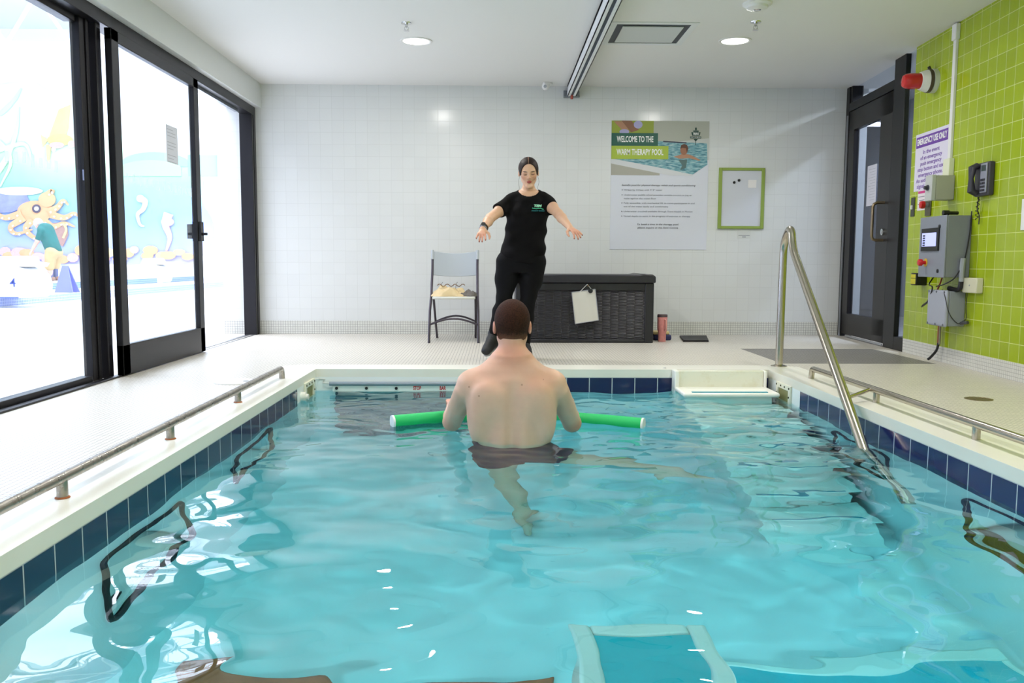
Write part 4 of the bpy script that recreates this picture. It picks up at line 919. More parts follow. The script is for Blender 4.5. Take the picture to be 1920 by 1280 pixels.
# emergency push button with plates
eb = thing('emergency_button', 'red mushroom emergency push button on a steel plate below the sign', 'button', tuple(rw(6.85, 0, 1.2)))
q = onr(1742, 385); b = MB(); rslab(b, q.y-.05, q.y+.05, 0, .012, q.z-.085, q.z+.075); obj('plate', b, mat('plate_brown', '#6e6a55', .35, .8), eb, bevel=.003)
B = rbasis(q.y, q.z+.005, .012); b = MB(); b.lathe([(.016, 0), (.016, .03)], B, 16); obj('stem', b, M_GREYPL, eb, smooth=True)
b = MB(); b.lathe([(.03, .028), (.032, .04), (.028, .058), (.001, .062)], B, 24); obj('mushroom_head', b, mat('button_red', '#c2141c', .3), eb, smooth=True)
q = onr(1729, 376); b = MB(); rslab(b, q.y-.06, q.y+.08, .0005, .003, q.z-.08, q.z+.09); nn_ = tag(obj('button_notice', b, mat('sign_white2', '#e6ddE2'.lower(), .5)), 'small white notice with pink heading left of the red button', 'notice')
b = MB(); rslab(b, q.y-.055, q.y+.075, .003, .0036, q.z+.06, q.z+.08); obj('heading', b, mat('pink_print', '#c9327e', .5), nn_)
for k in range(4):
    b = MB(); rslab(b, q.y-.05, q.y+.07-.02*(k % 2), .003, .0036, q.z+.03-.03*k, q.z+.036-.03*k); obj('print', b, gy_, nn_)
q = onr(1713, 388); sp_ = thing('switch_plate', 'narrow steel switch plate at the edge of the green wall by the door', 'switch', tuple(rw(q.y, 0, q.z-.08)))
b = MB(); rslab(b, q.y-.03, q.y+.04, 0, .008, q.z-.08, q.z+.08); obj('plate', b, mat('plate_dark', '#55584c', .35, .8), sp_, bevel=.002)
b = MB(); rslab(b, q.y, q.y+.015, .008, .02, q.z-.02, q.z+.015); obj('toggle', b, M_WHITEPL, sp_)
# wall phone
q = onr(1852, 334); ph = thing('wall_phone', 'dark grey wall telephone with a coiled cord on the green wall', 'telephone', tuple(rw(q.y, 0, q.z-.12)))
yq, zq = q.y, q.z
b = MB(); rslab(b, yq-.10, yq+.10, 0, .045, zq-.125, zq+.11); obj('body', b, mat('phone_body', '#3d3b46', .45), ph, bevel=.012, seg=3)
b = MB(); rslab(b, yq-.09, yq-.005, .045, .056, zq-.105, zq+.10); obj('face_plate', b, mat('phone_face', '#8d8f9e', .4), ph, bevel=.005)
b = MB(); rslab(b, yq-.08, yq-.02, .056, .058, zq+.045, zq+.085); obj('display', b, mat('phone_display', '#3c4a48', .3), ph)
for r_ in range(4):
    for c_ in range(3):
        b = MB(); rslab(b, yq-.075+.022*c_, yq-.06+.022*c_, .056, .061, zq-.095+.024*r_, zq-.08+.024*r_); obj('key', b, mat('phone_key', '#33343c', .5), ph)
b = MB(); b.tube([rw(yq+.05, .05, zq-.10), rw(yq+.05, .085, zq-.085), rw(yq+.05, .09, zq), rw(yq+.05, .085, zq+.075), rw(yq+.05, .05, zq+.09)], [.03, .034, .02, .034, .03], 16, sx=.8); obj('handset', b, mat('handset_dark', '#2f2d38', .4), ph, smooth=True)
b = MB(); pts = []
for i in range(120):
    a_ = i/120; th = a_*34; zz = zq-.13-.16*a_; pts.append(rw(yq+.045+.02*math.sin(2.2*a_)+.009*math.cos(th), .03+.009*math.sin(th), zz))
b.tube(pts, .0028, 6); obj('coiled_cord', b, M_BLACK, ph, smooth=True)
b = MB(); b.tube(catmull([rw(yq+.06, .02, zq-.10), rw(yq+.085, .02, zq-.2), rw(yq+.06, .015, zq-.26), rw(yq+.05, .02, zq-.32)], 6), .004, 8); obj('line_cord', b, M_BLACK, ph, smooth=True)
# control cabinet
pn = onr(1817, 520); pf = ony(1770, 522, pn.y)      # lower near corners: at the wall and at the front
y_n = pn.y; z_b, z_t = pn.z+.0, onr(1819, 404).z
n_ = RN; depth = (Vector((pf.x, pf.y, 0))-rw(y_n)).length
y_f = None
# far front edge, seen at u=1724
for k in range(400):
    yy = y_n+.002*k; P_ = rw(yy, depth, .9); d = P_-CAMP; u_ = 960+F_PX*d.dot(RT)/d.dot(FW)
    if u_ <= 1724: y_f = yy; break
y_f = y_f or y_n+.4
cc = thing('control_cabinet', 'grey steel control cabinet with a touch screen on the green wall', 'control box', tuple(rw(y_n, depth/2, z_b)))
M_CAB = mat('cabinet_grey', '#7d828c', .42, .1, var=.02)
b = MB(); rslab(b, y_n, y_f, 0, depth-.012, z_b, z_t); obj('case', b, M_CAB, cc, bevel=.004)
b = MB(); rslab(b, y_n-.003, y_f+.003, depth-.012, depth, z_b-.003, z_t+.003); obj('door', b, mat('cabinet_door_grey', '#868c98', .4, .1), cc, bevel=.004)
def cab(u, v):                              # point on the cabinet door plane -> (y, z)
    q = onr(u, v, depth); return q.y, q.z
(y1_, z1_), (y2_, z2_) = cab(1732, 429), cab(1762, 470)
b = MB(); rslab(b, y2_, y1_, depth, depth+.012, z2_, z1_); obj('screen_bezel', b, M_BLACK, cc, bevel=.003)
b = MB(); rslab(b, y2_+.03, y1_-.02, depth+.012, depth+.013, z2_+.035, z1_-.035); scr = obj('screen', b, mat('screen_glow', '#aeb4e8', .3, emit='#a9aef0', es=.75), cc)
for k in range(5):
    zz = z1_-.05-(z1_-z2_-.09)*k/4.6; b = MB(); rslab(b, y1_-.075, y1_-.035, depth+.013, depth+.0136, zz-.012, zz); obj('icon', b, mat('icon_dark', '#34384e', .5), scr)
yb1, zb1_ = cab(1737, 492); B = rbasis(yb1, zb1_, depth)
b = MB(); b.lathe([(.032, 0), (.032, .003)], B, 24); obj('yellow_ring', b, mat('yellow_disc', '#cfae2c', .5), cc)
b = MB(); b.lathe([(.014, .003), (.014, .03), (.026, .03), (.027, .048), (.022, .056), (.001, .058)], B, 24); obj('stop_button', b, mat('button_red', '#c2141c', .3), cc, smooth=True)
for (u_, v_) in ((1766, 424), (1762, 508)):
    a_, c_ = cab(u_, v_); b = MB(); b.lathe([(.014, 0), (.014, .006), (.005, .007)], rbasis(a_+.02, c_, depth), 18); obj('lock', b, M_BLACK, cc, smooth=True)
fl = thing('flashlight', 'black flashlight lying on top of the control cabinet', 'flashlight', tuple(rw(y_n+.1, depth/2, z_t)))
b = MB(); b.cyl(rw(y_n+.1, .06, z_t+.022), rw(y_n+.08, depth-.05, z_t+.022), .013, 14); obj('barrel', b, M_BLACK, fl, smooth=True)
b = MB(); b.cyl(rw(y_n+.08, depth-.05, z_t+.022), rw(y_n+.078, depth-.01, z_t+.022), .019, 18); obj('head', b, M_BLACK, fl, smooth=True)
# black yellow label device left of the cabinet
q = onr(1722, 522, .05); by_ = thing('battery_unit', 'small black unit with yellow labels beside the bottom of the control cabinet', 'device', tuple(rw(q.y, 0, q.z-.06)))
b = MB(); rslab(b, q.y-.05, q.y+.05, 0, .09, q.z-.055, q.z+.045); obj('body', b, M_BLACK, by_, bevel=.006)
b = MB(); rslab(b, q.y-.045, q.y+.045, .09, .092, q.z-.045, q.z-.0); obj('label_plate', b, mat('label_yellow', '#c9c226', .5), by_)
b = MB(); rslab(b, q.y-.045, q.y+.045, .09, .092, q.z+.005, q.z+.035); obj('label_plate', b, mat('label_yellow', '#c9c226', .5), by_)
# outlet box
q = onr(1831, 535); ob = thing('junction_plate', 'white blank junction box on the green wall right of the cabinet', 'box', tuple(rw(q.y, 0, q.z-.06)))
b = MB(); rslab(b, q.y-.10, q.y+.11, 0, .05, q.z-.055, q.z+.055); obj('box', b, mat('junction_white', '#cfcdb4', .5), ob, bevel=.008)
b = MB(); b.lathe([(.006, 0), (.006, .003)], rbasis(q.y, q.z, .05), 10); obj('screw', b, M_GREYPL, ob)
# lower enclosure
pn = onr(1808, 612); pf = ony(1771, 612, pn.y); dep2 = (Vector((pf.x, pf.y, 0))-rw(pn.y)).length; yn2 = pn.y; zb2, zt2 = pn.z, onr(1810, 546).z
yf2 = yn2+.3
for k in range(400):
    yy = yn2+.002*k; P_ = rw(yy, dep2, .4); d = P_-CAMP; u_ = 960+F_PX*d.dot(RT)/d.dot(FW)
    if u_ <= 1738: yf2 = yy; break
en = thing('plastic_enclosure', 'lighter grey plastic enclosure hanging below the control cabinet', 'box', tuple(rw(yn2, dep2/2, zb2)))
b = MB(); rslab(b, yn2, yf2, 0, dep2-.03, zb2, zt2); obj('case', b, mat('enclosure_grey', '#8d939c', .45), en, bevel=.006)
b = MB(); rslab(b, yn2-.004, yf2+.004, dep2-.03, dep2, zb2-.006, zt2+.006); obj('lid', b, mat('enclosure_lid', '#a3a8b6', .4), en, bevel=.014, seg=3)
for yy in (yn2+.02, (yn2+yf2)/2, yf2-.02):
    for zz in (zb2+.008, zt2-.008):
        b = MB(); b.cyl(rw(yy, dep2, zz), rw(yy, dep2+.004, zz), .009, 12); obj('screw', b, mat('screw_grey', '#6a6e78', .4), en)
# cables and pipes between them
def cable(label, name, pts, r, m, cat='cable'):
    b = MB(); b.tube(catmull(pts, 8), r, 8); return tag(obj(name, b, m, smooth=True), label, cat)
yc_ = y_n+.02
cable('short grey pipe elbow leaving the control cabinet bottom on its right side', 'pipe_elbow', [rw(y_n-.022, .06, z_b+.14), rw(y_n-.022, .065, z_b+.06), rw(y_n-.02, .065, z_b-.03)], .018, M_GREYPL, 'pipe')
cable('thick black hose joining the control cabinet and the grey enclosure', 'hose', [rw(y_n-.02, .065, z_b-.03), rw(y_n-.0, .07, z_b-.09), rw(yn2+.08, .09, zt2+.02)], .017, M_BLACK, 'hose')
cable('red and black wire between the two grey boxes', 'wire', [rw(y_n+.16, .12, z_b), rw(y_n+.17, .13, z_b-.05), rw(yn2+.2, .12, zt2+.004)], .006, mat('wire_red', '#8e2f22', .5))
cable('black cable drooping down the side of the control cabinet from the telephone', 'phone_cable', [rw(y_n-.01, .012, z_t+.03), rw(y_n-.012, .02, z_t-.15), rw(y_n-.015, .05, z_b+.12), rw(y_n-.018, .11, z_b+.0), rw(y_n+.05, .15, z_b-.05), rw(yn2+.22, .12, zt2+.03)], .0045, M_BLACK)
cable('black wire looping out to the left of the grey enclosure', 'wire_loop', [rw(y_f-.08, .1, z_b-.004), rw(y_f-.1, .14, z_b-.06), rw(yf2-.1, .16, zt2+.02), rw(yf2+.05, .12, zt2-.08), rw(yf2+.28, .06, zt2-.13), rw(yf2+.32, .05, zt2-.145), rw(yf2+.1, .10, zt2-.10), rw(yf2-.01, .12, zt2-.07)], .005, M_BLACK)
cable('thin wire hanging over the right side of the grey enclosure', 'thin_wire', [rw(yn2+.12, .12, zt2+.01), rw(yn2+.01, .15, zt2-.03), rw(yn2-.01, .12, zt2-.16), rw(yn2-.012, .06, zt2-.235), rw(yn2-.012, .02, zt2-.22), rw(yn2-.06, .02, zt2-.2), rw(yn2-.05, .02, zt2-.1), rw(yn2-.06, .02, zt2-.01)], .0028, M_BLACK)
q = onr(1818, 592, .03); b = MB(); b.cyl(rw(yn2-.03, .04, zt2-.235), rw(yn2-.09, .02, zt2-.225), .012, 12); tag(obj('cable_clamp', b, mat('clamp_dark', '#45454a', .4), smooth=True), 'small dark cable clamp beside the grey enclosure', 'clamp')
yd = onr(1764, 640).y
cable('copper coloured pipe dropping from the grey enclosure to the floor', 'drop_pipe', [rw(yd-.02, .03, zb2+.01), rw(yd-.02, .03, .3), rw(yd-.02, .03, .14)], .009, mat('copper_pipe', '#a0664a', .4, .4), 'pipe')
cable('grey pipe dropping beside the copper one', 'drop_pipe', [rw(yd-.045, .03, zb2+.01), rw(yd-.045, .03, .3), rw(yd-.045, .03, .14)], .008, mat('pipe_tan', '#8f8a78', .5), 'pipe')
cable('black ends of the dropping cables bent toward the floor', 'cable_end', [rw(yd-.03, .03, .15), rw(yd-.02, .04, .09), rw(yd+.03, .06, .03), rw(yd+.05, .07, .012)], .010, M_BLACK)
q = onr(1921, 402); b = MB(); rslab(b, q.y-.16, q.y+.02, 0, .01, q.z-.1, q.z+.1); tag(obj('wall_plate', b, M_WHITEPL), 'white wall plate cut by the right edge of the picture', 'plate')

# ================================================================== POOL HALL OBJECTS
# raised deck of the big pool, its tiled kerbs
b = MB(); b.box((-9.2, -6, 0), (-8.0, 25.9, .16)); struct('trim_3', b, mat('hall_kerb_white', '#eceff4', .4))
b = MB(); b.box((-7.999, -6, .02), (-7.985, 25.9, .15)); struct('trim_4', b, tile_mat('kerb_blue_tile', '#7d8fd0', '#c8d0ee', .05, .008, 'yz', .1, .3, .1))
b = MB(); b.box((-16, -6, 0), (-9.2, 25.9, .30)); struct('trim_5', b, mat('hall_kerb_white', '#eceff4', .4))
b = MB(); b.box((-9.199, -6, .165), (-9.185, 25.9, .29)); struct('trim_6', b, tile_mat('kerb_blue_tile2', '#3f6fc0', '#b8c8ee', .05, .008, 'yz', .1, .3, .1))
# starting blocks
navy = mat('navy_print', '#233a8c', .5)
def start_block(u, yv, number, label, s=1.0):
    p = ony(u, 540, yv); x = p.x
    k = thing('starting_block', label, 'starting block', (x, yv, .16))
    prof = [(-.75, .16), (.16, .16), (.22, .22), (.25, .36), (.22, .50), (.14, .60), (-.02, .66), (-.75, .58)]
    Mx = Matrix(((1,0,0,x),(0,0,1,yv),(0,1,0,0),(0,0,0,1)))
    b = MB(); b.prism(prof, .6, Mx); obj('body', b, mat('block_white', '#f1f3f6', .35), k, bevel=.02)
    b = MB(); b.prism([(-.42, .66), (.20, .66), (.24, .72), (.08, .74), (.04, .83), (-.34, .82)], .5, Matrix.Translation((0, .05, 0)) @ Mx); obj('platform', b, mat('block_white', '#f1f3f6', .35), k, bevel=.015)
    if number:
        text('number', number, navy, wallM((x-.40, yv-.002, .40), (1,0,0), (0,0,1)), .24, k, align='CENTER', bold=.004)
        text('number', number, navy, wallM((x-.08, yv-.002, .40), (1,0,0), (0,0,1)), .20, k, align='CENTER', bold=.002)
    b = MB(); b.box((x-.78, yv-.05, .16), (x+.0, yv+.0, .175)); obj('base_bar', b, mat('bar_blue', '#4a5db0', .5), k)
start_block(34, 13.6, '4', 'white starting block numbered 4 beyond the left glass wall')
start_block(292, 23.0, None, 'white starting block farther off, seen through the sliding door glass')
# wet floor cone
q = ony(124, 545, 16.0); wf = thing('wet_floor_sign', 'pale violet wet floor sign standing beside the starting block', 'sign', (q.x, 16.0, .16))
b = MB(); b.add([(q.x-.17, 15.9, .16), (q.x+.17, 15.9, .16), (q.x+.05, 15.99, .66), (q.x-.05, 15.99, .66), (q.x-.17, 15.93, .16), (q.x+.17, 15.93, .16), (q.x+.05, 16.02, .66), (q.x-.05, 16.02, .66)], [(0,1,2,3),(7,6,5,4),(0,4,5,1),(1,5,6,2),(2,6,7,3),(3,7,4,0)]); obj('front_panel', b, mat('violet_plastic', '#6f74c8', .4), wf)
b = MB(); b.add([(q.x-.17, 16.2, .16), (q.x+.17, 16.2, .16), (q.x+.05, 16.04, .66), (q.x-.05, 16.04, .66), (q.x-.17, 16.17, .16), (q.x+.17, 16.17, .16), (q.x+.05, 16.01, .66), (q.x-.05, 16.01, .66)], [(3,2,1,0),(4,5,6,7),(1,5,4,0),(2,6,5,1),(3,7,6,2),(0,4,7,3)]); obj('back_panel', b, mat('violet_plastic', '#6f74c8', .4), wf)
# mural: paint colours lightened to stand for glare and haze through the glass
YM = 25.97
mu = thing('mural', 'large painted underwater sea life mural on the far wall of the pool hall', 'mural', (-11, 25.98, .9))
def mp_(u, v, off=0): q = ony(u, v, YM-off); return (q.x, YM-off, q.z)
_mo = [0]
def mpoly(name, pts, m, off, parent=None):
    _mo[0] += 1; off = off+.0011*(_mo[0] % 40)
    b = MB(); vs = [mp_(u, v, off) for u, v in pts]; bk = [(x, YM-off+.02, z) for x, y, z in vs]; n = len(pts)
    b.add(vs+bk, [tuple(range(n)), tuple(range(n, 2*n))[::-1]]+[(i, (i+1) % n, n+(i+1) % n, n+i) for i in range(n)]); return obj(name, b, m, parent or mu)
def circ(u, v, r, a0=0, a1=2*PI, n=24, ry=None): return [(u+r*math.cos(a0+(a1-a0)*i/n), v+(ry or r)*math.sin(a0+(a1-a0)*i/n)) for i in range(n+1)]
t = NT('mural_paint'); P_ = t.pos('world'); sp = t.new('ShaderNodeSeparateXYZ'); t.link(P_, sp.inputs[0])
wv = t.math('ADD', sp.outputs[2], t.math('MULTIPLY', t.noise(P_, .5, 4), 1.2))
t.link(t.ramp(t.math('DIVIDE', wv, 6.0), [(.18, '#cbbdf0'), (.30, '#a6b6f2'), (.45, '#93b8ec'), (.60, '#98cdb8'), (.72, '#bfe8b8'), (.90, '#eef6f4')]), t.b.inputs['Base Color']); t.set(Roughness=.8)
outline = [(-520, 494), (-520, 180), (-80, 170), (60, 150), (120, 190), (200, 230), (250, 262), (300, 290)]+circ(330, 345, 52, -PI/2, .45, 12)+circ(338, 432, 63, -.75, PI/2-.1, 16)
mpoly('field', outline, t.m, .0)
def mstroke(name, pts, r, m, off=.05, parent=None, taper=False):
    _mo[0] += 1; off = off+.0011*(_mo[0] % 40); P = catmull([Vector((u, v, 0)) for u, v in pts], 6); L_ = []; R_ = []; n = len(P)
    for i, p in enumerate(P):
        d = P[min(i+1, n-1)]-P[max(i-1, 0)]; d.normalize(); k = r*(1-.8*i/(n-1)) if taper else r
        L_.append((p.x-d.y*k, p.y+d.x*k)); R_.append((p.x+d.y*k, p.y-d.x*k))
    b = MB(); vs = [mp_(u, v, off) for u, v in L_+R_]; bk = [(x, y+.02, z) for x, y, z in vs]
    fs = [(i, i+1, n+i+1, n+i) for i in range(n-1)]; fs += [(2*n+a, 2*n+d, 2*n+c, 2*n+b_) for a, b_, c, d in fs]
    b.add(vs+bk, fs); return obj(name, b, m, parent or mu)
M_OR = mat('mural_orange', '#eab283', .8, var=.1, vscale=2); M_YE = mat('mural_yellow', '#f0dc90', .8, var=.15, vscale=1.5); M_PK = mat('mural_coral', '#ecb4ac', .8, var=.1); M_MW = mat('mural_white', '#f2f6fa', .8); M_BR = mat('mural_brown', '#b08a80', .8, var=.1); M_SUCK = mat('mural_spots', '#f7f3ea', .8)
octo = mpoly('octopus', circ(66, 396, 34, 0, 2*PI, 24, 20), M_OR, .06)
mpoly('octopus_head', circ(88, 374, 16, 0, 2*PI, 20, 14), M_OR, .08, octo)
mpoly('octopus_eye', circ(68, 391, 8), mat('mural_eye', '#5a5166', .8), .10, octo); mpoly('octopus_pupil', circ(68, 391, 4), M_MW, .12, octo)
for pts in ([(90, 365), (98, 358), (93, 372)], [(40, 400), (10, 408), (-10, 400), (-18, 410)], [(45, 408), (20, 425), (30, 438), (60, 430)], [(60, 412), (48, 430), (70, 448), (95, 440)], [(95, 402), (120, 408), (138, 400), (146, 405)], [(90, 398), (108, 388), (118, 376), (128, 384)], [(80, 412), (100, 425), (120, 418), (140, 425)]):
    tt_ = mstroke('tentacle', pts, 7, M_OR, .07, octo, True)
    for q in catmull([Vector((*p_, 0)) for p_ in pts], 4)[1:-2:2]: mpoly('sucker', circ(q.x, q.y+2, 1.8, n=8), M_SUCK, .11, octo)
fi = mpoly('fish', circ(112, 262, 24, 0, 2*PI, 20, 11), mat('mural_fish', '#f0cc84', .8, var=.12, vscale=3), .06)
mpoly('fin', [(92, 255), (110, 205), (132, 196), (128, 240), (122, 256)], M_YE, .05, fi); mpoly('fin', [(90, 262), (76, 252), (80, 276)], M_YE, .05, fi); mpoly('mouth', circ(134, 270, 7, n=12), M_PK, .08, fi); mpoly('eye', circ(100, 280, 4, n=12), M_MW, .10, fi); mpoly('body_band', circ(106, 272, 14, n=16, ry=6), M_PK, .07, fi); mpoly('lower_fin', [(86, 272), (96, 270), (92, 306), (88, 300)], M_YE, .05, fi)
sh = mstroke('seahorse', [(262, 372), (272, 378), (268, 392), (258, 402), (262, 420), (270, 424)], 6, mat('mural_cream', '#f0e0a0', .8), .06, None, True); mpoly('head', circ(263, 372, 7, n=14), mat('mural_cream', '#f0e0a0', .8), .07, sh)
sq = mstroke('squid', [(316, 400), (310, 420), (318, 445), (312, 470)], 9, M_PK, .06, None, True); mpoly('squid_head', circ(314, 416, 12, n=16, ry=8), M_PK, .07, sq)
for pts in ([(-60, 240), (-10, 260), (20, 300), (0, 350)], [(-60, 290), (0, 280), (45, 270), (60, 300)], [(-20, 340), (10, 300), (30, 250), (36, 200)], [(-80, 200), (-10, 215), (25, 190), (40, 165)]): mstroke('swirl', pts, 7, mat('mural_mint', '#cfeede', .8), .03, None, True)
mpoly('foam', circ(36, 358, 44, 0, 2*PI, 26, 8), M_MW, .03)
mpoly('weed', [(-40, 370), (0, 360), (50, 366), (58, 385), (20, 398), (-30, 400)], mat('mural_indigo', '#9499e4', .8, var=.3, vscale=2), .02)
rs_ = random.Random(4)
for i in range(26):
    u = -60+16.5*i+rs_.uniform(-6, 6); 
    if u > 372: break
    mpoly('coral', circ(u, 482+rs_.uniform(-14, 6), rs_.uniform(8, 17), n=10, ry=rs_.uniform(6, 11)), rs_.choice([M_YE, M_OR, M_PK, M_YE]), .04+.002*i)
ch_ = mpoly('chest', [(98, 418), (124, 416), (128, 440), (118, 462), (104, 456)], M_BR, .05); mstroke('chest_band', [(118, 418), (124, 430), (118, 446)], 2, M_YE, .07, ch_)
dm = mpoly('green_dome', circ(290, 305, 62, PI, 2*PI, 20, 20)+[(352, 312), (228, 312)], mat('mural_teal', '#9ad2c8', .8), .02)
mpoly('pale_dome', circ(282, 316, 58, PI, 2*PI, 20, 16)+[(340, 330), (224, 330)], mat('mural_pale_green', '#a8e0a6', .8), .025)
# ================================================================== BODIES: smooth implicit surfaces turned into one continuous mesh each
def A(v): return np.array([v[0], v[1], v[2]], np.float32)
class Body:
    def __init__(s): s.p = []
    def cone(s, a, b, ra, rb, k=.02, flat=None, clip=None, op='add'):
        s.p.append(('cone', A(a), A(b), ra, rb, k, flat, clip, op)); return s
    def chain(s, pts, rs, k=.015, **kw):
        for i in range(len(pts)-1): s.cone(pts[i], pts[i+1], rs[i], rs[i+1], k, **kw)
        return s
    def ell(s, c, r, k=.02, R=None, op='add', clip=None):
        s.p.append(('ell', A(c), A(r), None if R is None else np.array(R.to_3x3(), np.float32), None, k, None, clip, op)); return s
    def loft(s, secs, k=.03, n=2.3, clip=None, op='add', grow=0):     # secs: (z, cx, cy, rx, ry)
        S = np.array(secs, np.float32); S = S[np.argsort(S[:, 0])].copy(); S[:, 3:] += grow
        s.p.append(('loft', S, n, None, None, k, None, clip, op)); return s
def _bb(p):
    t_ = p[0]
    if t_ == 'cone': r = max(p[3], p[4])*(p[6][1] if p[6] and p[6][1] > 1 else 1); return np.minimum(p[1], p[2])-r, np.maximum(p[1], p[2])+r
    if t_ == 'ell': r = float(p[2].max()) if p[3] is not None else p[2]; return p[1]-r, p[1]+r
    S = p[1]; rx = S[:, 3].max(); ry = S[:, 4].max()
    return np.array([(S[:, 1]-S[:, 3]).min(), (S[:, 2]-S[:, 4]).min(), S[0, 0]-.02]), np.array([(S[:, 1]+S[:, 3]).max(), (S[:, 2]+S[:, 4]).max(), S[-1, 0]+.02])
def field(bodies, h, cuts=None, noise=None, grow=0.0):
    """bodies: list of Body; joined with plain union inside their own k. returns grid values, origin"""
    lo = np.min([_bb(p)[0] for b_ in bodies for p in b_.p if p[-1] == 'add'], 0)-4*h-grow; hi = np.max([_bb(p)[1] for b_ in bodies for p in b_.p if p[-1] == 'add'], 0)+4*h+grow
    n = np.ceil((hi-lo)/h).astype(int)+1
    ax = [lo[i]+h*np.arange(n[i], dtype=np.float32) for i in range(3)]
    D = np.full(n, 1.0, np.float32)
    for b_ in bodies:
        for p in b_.p:
            a, c = _bb(p); k = max(p[5], .002); pad = k+grow+3*h+.01
            i0 = np.clip(np.floor((a-pad-lo)/h).astype(int), 0, n-1); i1 = np.clip(np.ceil((c+pad-lo)/h).astype(int)+1, 1, n)
            sl = tuple(slice(i0[i], i1[i]) for i in range(3))
            X = ax[0][sl[0]][:, None, None]; Y = ax[1][sl[1]][None, :, None]; Z_ = ax[2][sl[2]][None, None, :]
            if p[0] == 'cone':
                ab = p[2]-p[1]; L2 = float(ab@ab)+1e-12
                dx, dy, dz = X-p[1][0], Y-p[1][1], Z_-p[1][2]
                t_ = np.clip((dx*ab[0]+dy*ab[1]+dz*ab[2])/L2, 0, 1)
                wx, wy, wz = dx-t_*ab[0], dy-t_*ab[1], dz-t_*ab[2]
                if p[6]:
                    nn = A(p[6][0]); nn = nn/np.linalg.norm(nn); q = (wx*nn[0]+wy*nn[1]+wz*nn[2])*(1/p[6][1]-1)
                    wx = wx+nn[0]*q; wy = wy+nn[1]*q; wz = wz+nn[2]*q
                d = np.sqrt(wx*wx+wy*wy+wz*wz)-(p[3]+(p[4]-p[3])*t_)
            elif p[0] == 'ell':
                dx, dy, dz = X-p[1][0], Y-p[1][1], Z_-p[1][2]
                if p[3] is not None:
                    R = p[3]; dx, dy, dz = (dx*R[0, 0]+dy*R[1, 0]+dz*R[2, 0], dx*R[0, 1]+dy*R[1, 1]+dz*R[2, 1], dx*R[0, 2]+dy*R[1, 2]+dz*R[2, 2])
                r = p[2]; k0 = np.sqrt((dx/r[0])**2+(dy/r[1])**2+(dz/r[2])**2); k1 = np.sqrt((dx/r[0]**2)**2+(dy/r[1]**2)**2+(dz/r[2]**2)**2)+1e-9
                d = k0*(k0-1)/k1
            else:
                S = p[1]; z = ax[2][sl[2]]
                f = lambda c_: np.interp(z, S[:, 0], S[:, c_])[None, None, :].astype(np.float32)
                rx, ry = f(3), f(4); e = p[2]
                q = (np.abs((X-f(1))/rx)**e+np.abs((Y-f(2))/ry)**e)**(1/e)
                d = (q-1)*np.minimum(rx, ry)
                dz = np.maximum(S[0, 0]-Z_, Z_-S[-1, 0]); d = np.maximum(d, dz)
            if p[7]:
                for (pt, nr) in p[7]:
                    nr = A(nr); nr = nr/np.linalg.norm(nr); d = np.maximum(d, (X-pt[0])*nr[0]+(Y-pt[1])*nr[1]+(Z_-pt[2])*nr[2])
            a_ = D[sl]
            if p[-1] == 'add':
                hh = np.clip(.5+.5*(a_-d)/k, 0, 1); D[sl] = a_*(1-hh)+d*hh-k*hh*(1-hh)
            else:
                hh = np.clip(.5-.5*(a_+d)/k, 0, 1); D[sl] = a_*(1-hh)-d*hh+k*hh*(1-hh)
    D -= grow
    X = ax[0][:, None, None]; Y = ax[1][None, :, None]; Z_ = ax[2][None, None, :]
    if noise is not None: D += noise(X, Y, Z_).astype(np.float32)
    if cuts is not None: D = np.maximum(D, cuts(X, Y, Z_).astype(np.float32))
    return D, lo, h
def nets(D, lo, h):
    """surface nets: one vertex per cell the surface passes through"""
    I = D < 0; nx, ny, nz = D.shape
    c = sum(I[i:nx-1+i, j:ny-1+j, k:nz-1+k].astype(np.int8) for i in (0, 1) for j in (0, 1) for k in (0, 1))
    act = (c > 0) & (c < 8); ids = np.full(act.shape, -1, np.int64); P = np.argwhere(act); ids[act] = np.arange(len(P))
    acc = np.zeros((len(P), 3)); cnt = np.zeros(len(P))
    E_ = []
    for ax_ in range(3):
        for u in (0, 1):
            for v in (0, 1):
                o = [0, 0, 0]; oth = [q for q in range(3) if q != ax_]; o[oth[0]] = u; o[oth[1]] = v
                a = P+np.array(o); b_ = a.copy(); b_[:, ax_] += 1
                da = D[a[:, 0], a[:, 1], a[:, 2]]; db = D[b_[:, 0], b_[:, 1], b_[:, 2]]
                m_ = (da < 0) != (db < 0); t_ = np.where(m_, da/np.where(m_, da-db, 1), 0)
                q = a.astype(float); q[:, ax_] += t_; acc[m_] += q[m_]; cnt[m_] += 1
    V = lo+h*(acc/cnt[:, None]); F = []
    for ax_ in range(3):
        sa = [slice(None)]*3; sb = [slice(None)]*3; sa[ax_] = slice(0, -1); sb[ax_] = slice(1, None)
        a = I[tuple(sa)]; b_ = I[tuple(sb)]; ch = np.argwhere(a != b_); o1, o2 = [q for q in range(3) if q != ax_]
        ok = (ch[:, o1] > 0) & (ch[:, o2] > 0) & (ch[:, o1] < D.shape[o1]-1) & (ch[:, o2] < D.shape[o2]-1); ch = ch[ok]
        def gid(d1, d2): q = ch.copy(); q[:, o1] += d1; q[:, o2] += d2; return ids[q[:, 0], q[:, 1], q[:, 2]]
        quad = np.stack([gid(-1, -1), gid(0, -1), gid(0, 0), gid(-1, 0)], 1)
        ins = a[ch[:, 0], ch[:, 1], ch[:, 2]]; flip = ~ins if ax_ != 1 else ins
        quad[flip] = quad[flip][:, ::-1]; F.append(quad)
    F = np.concatenate(F); return V, F
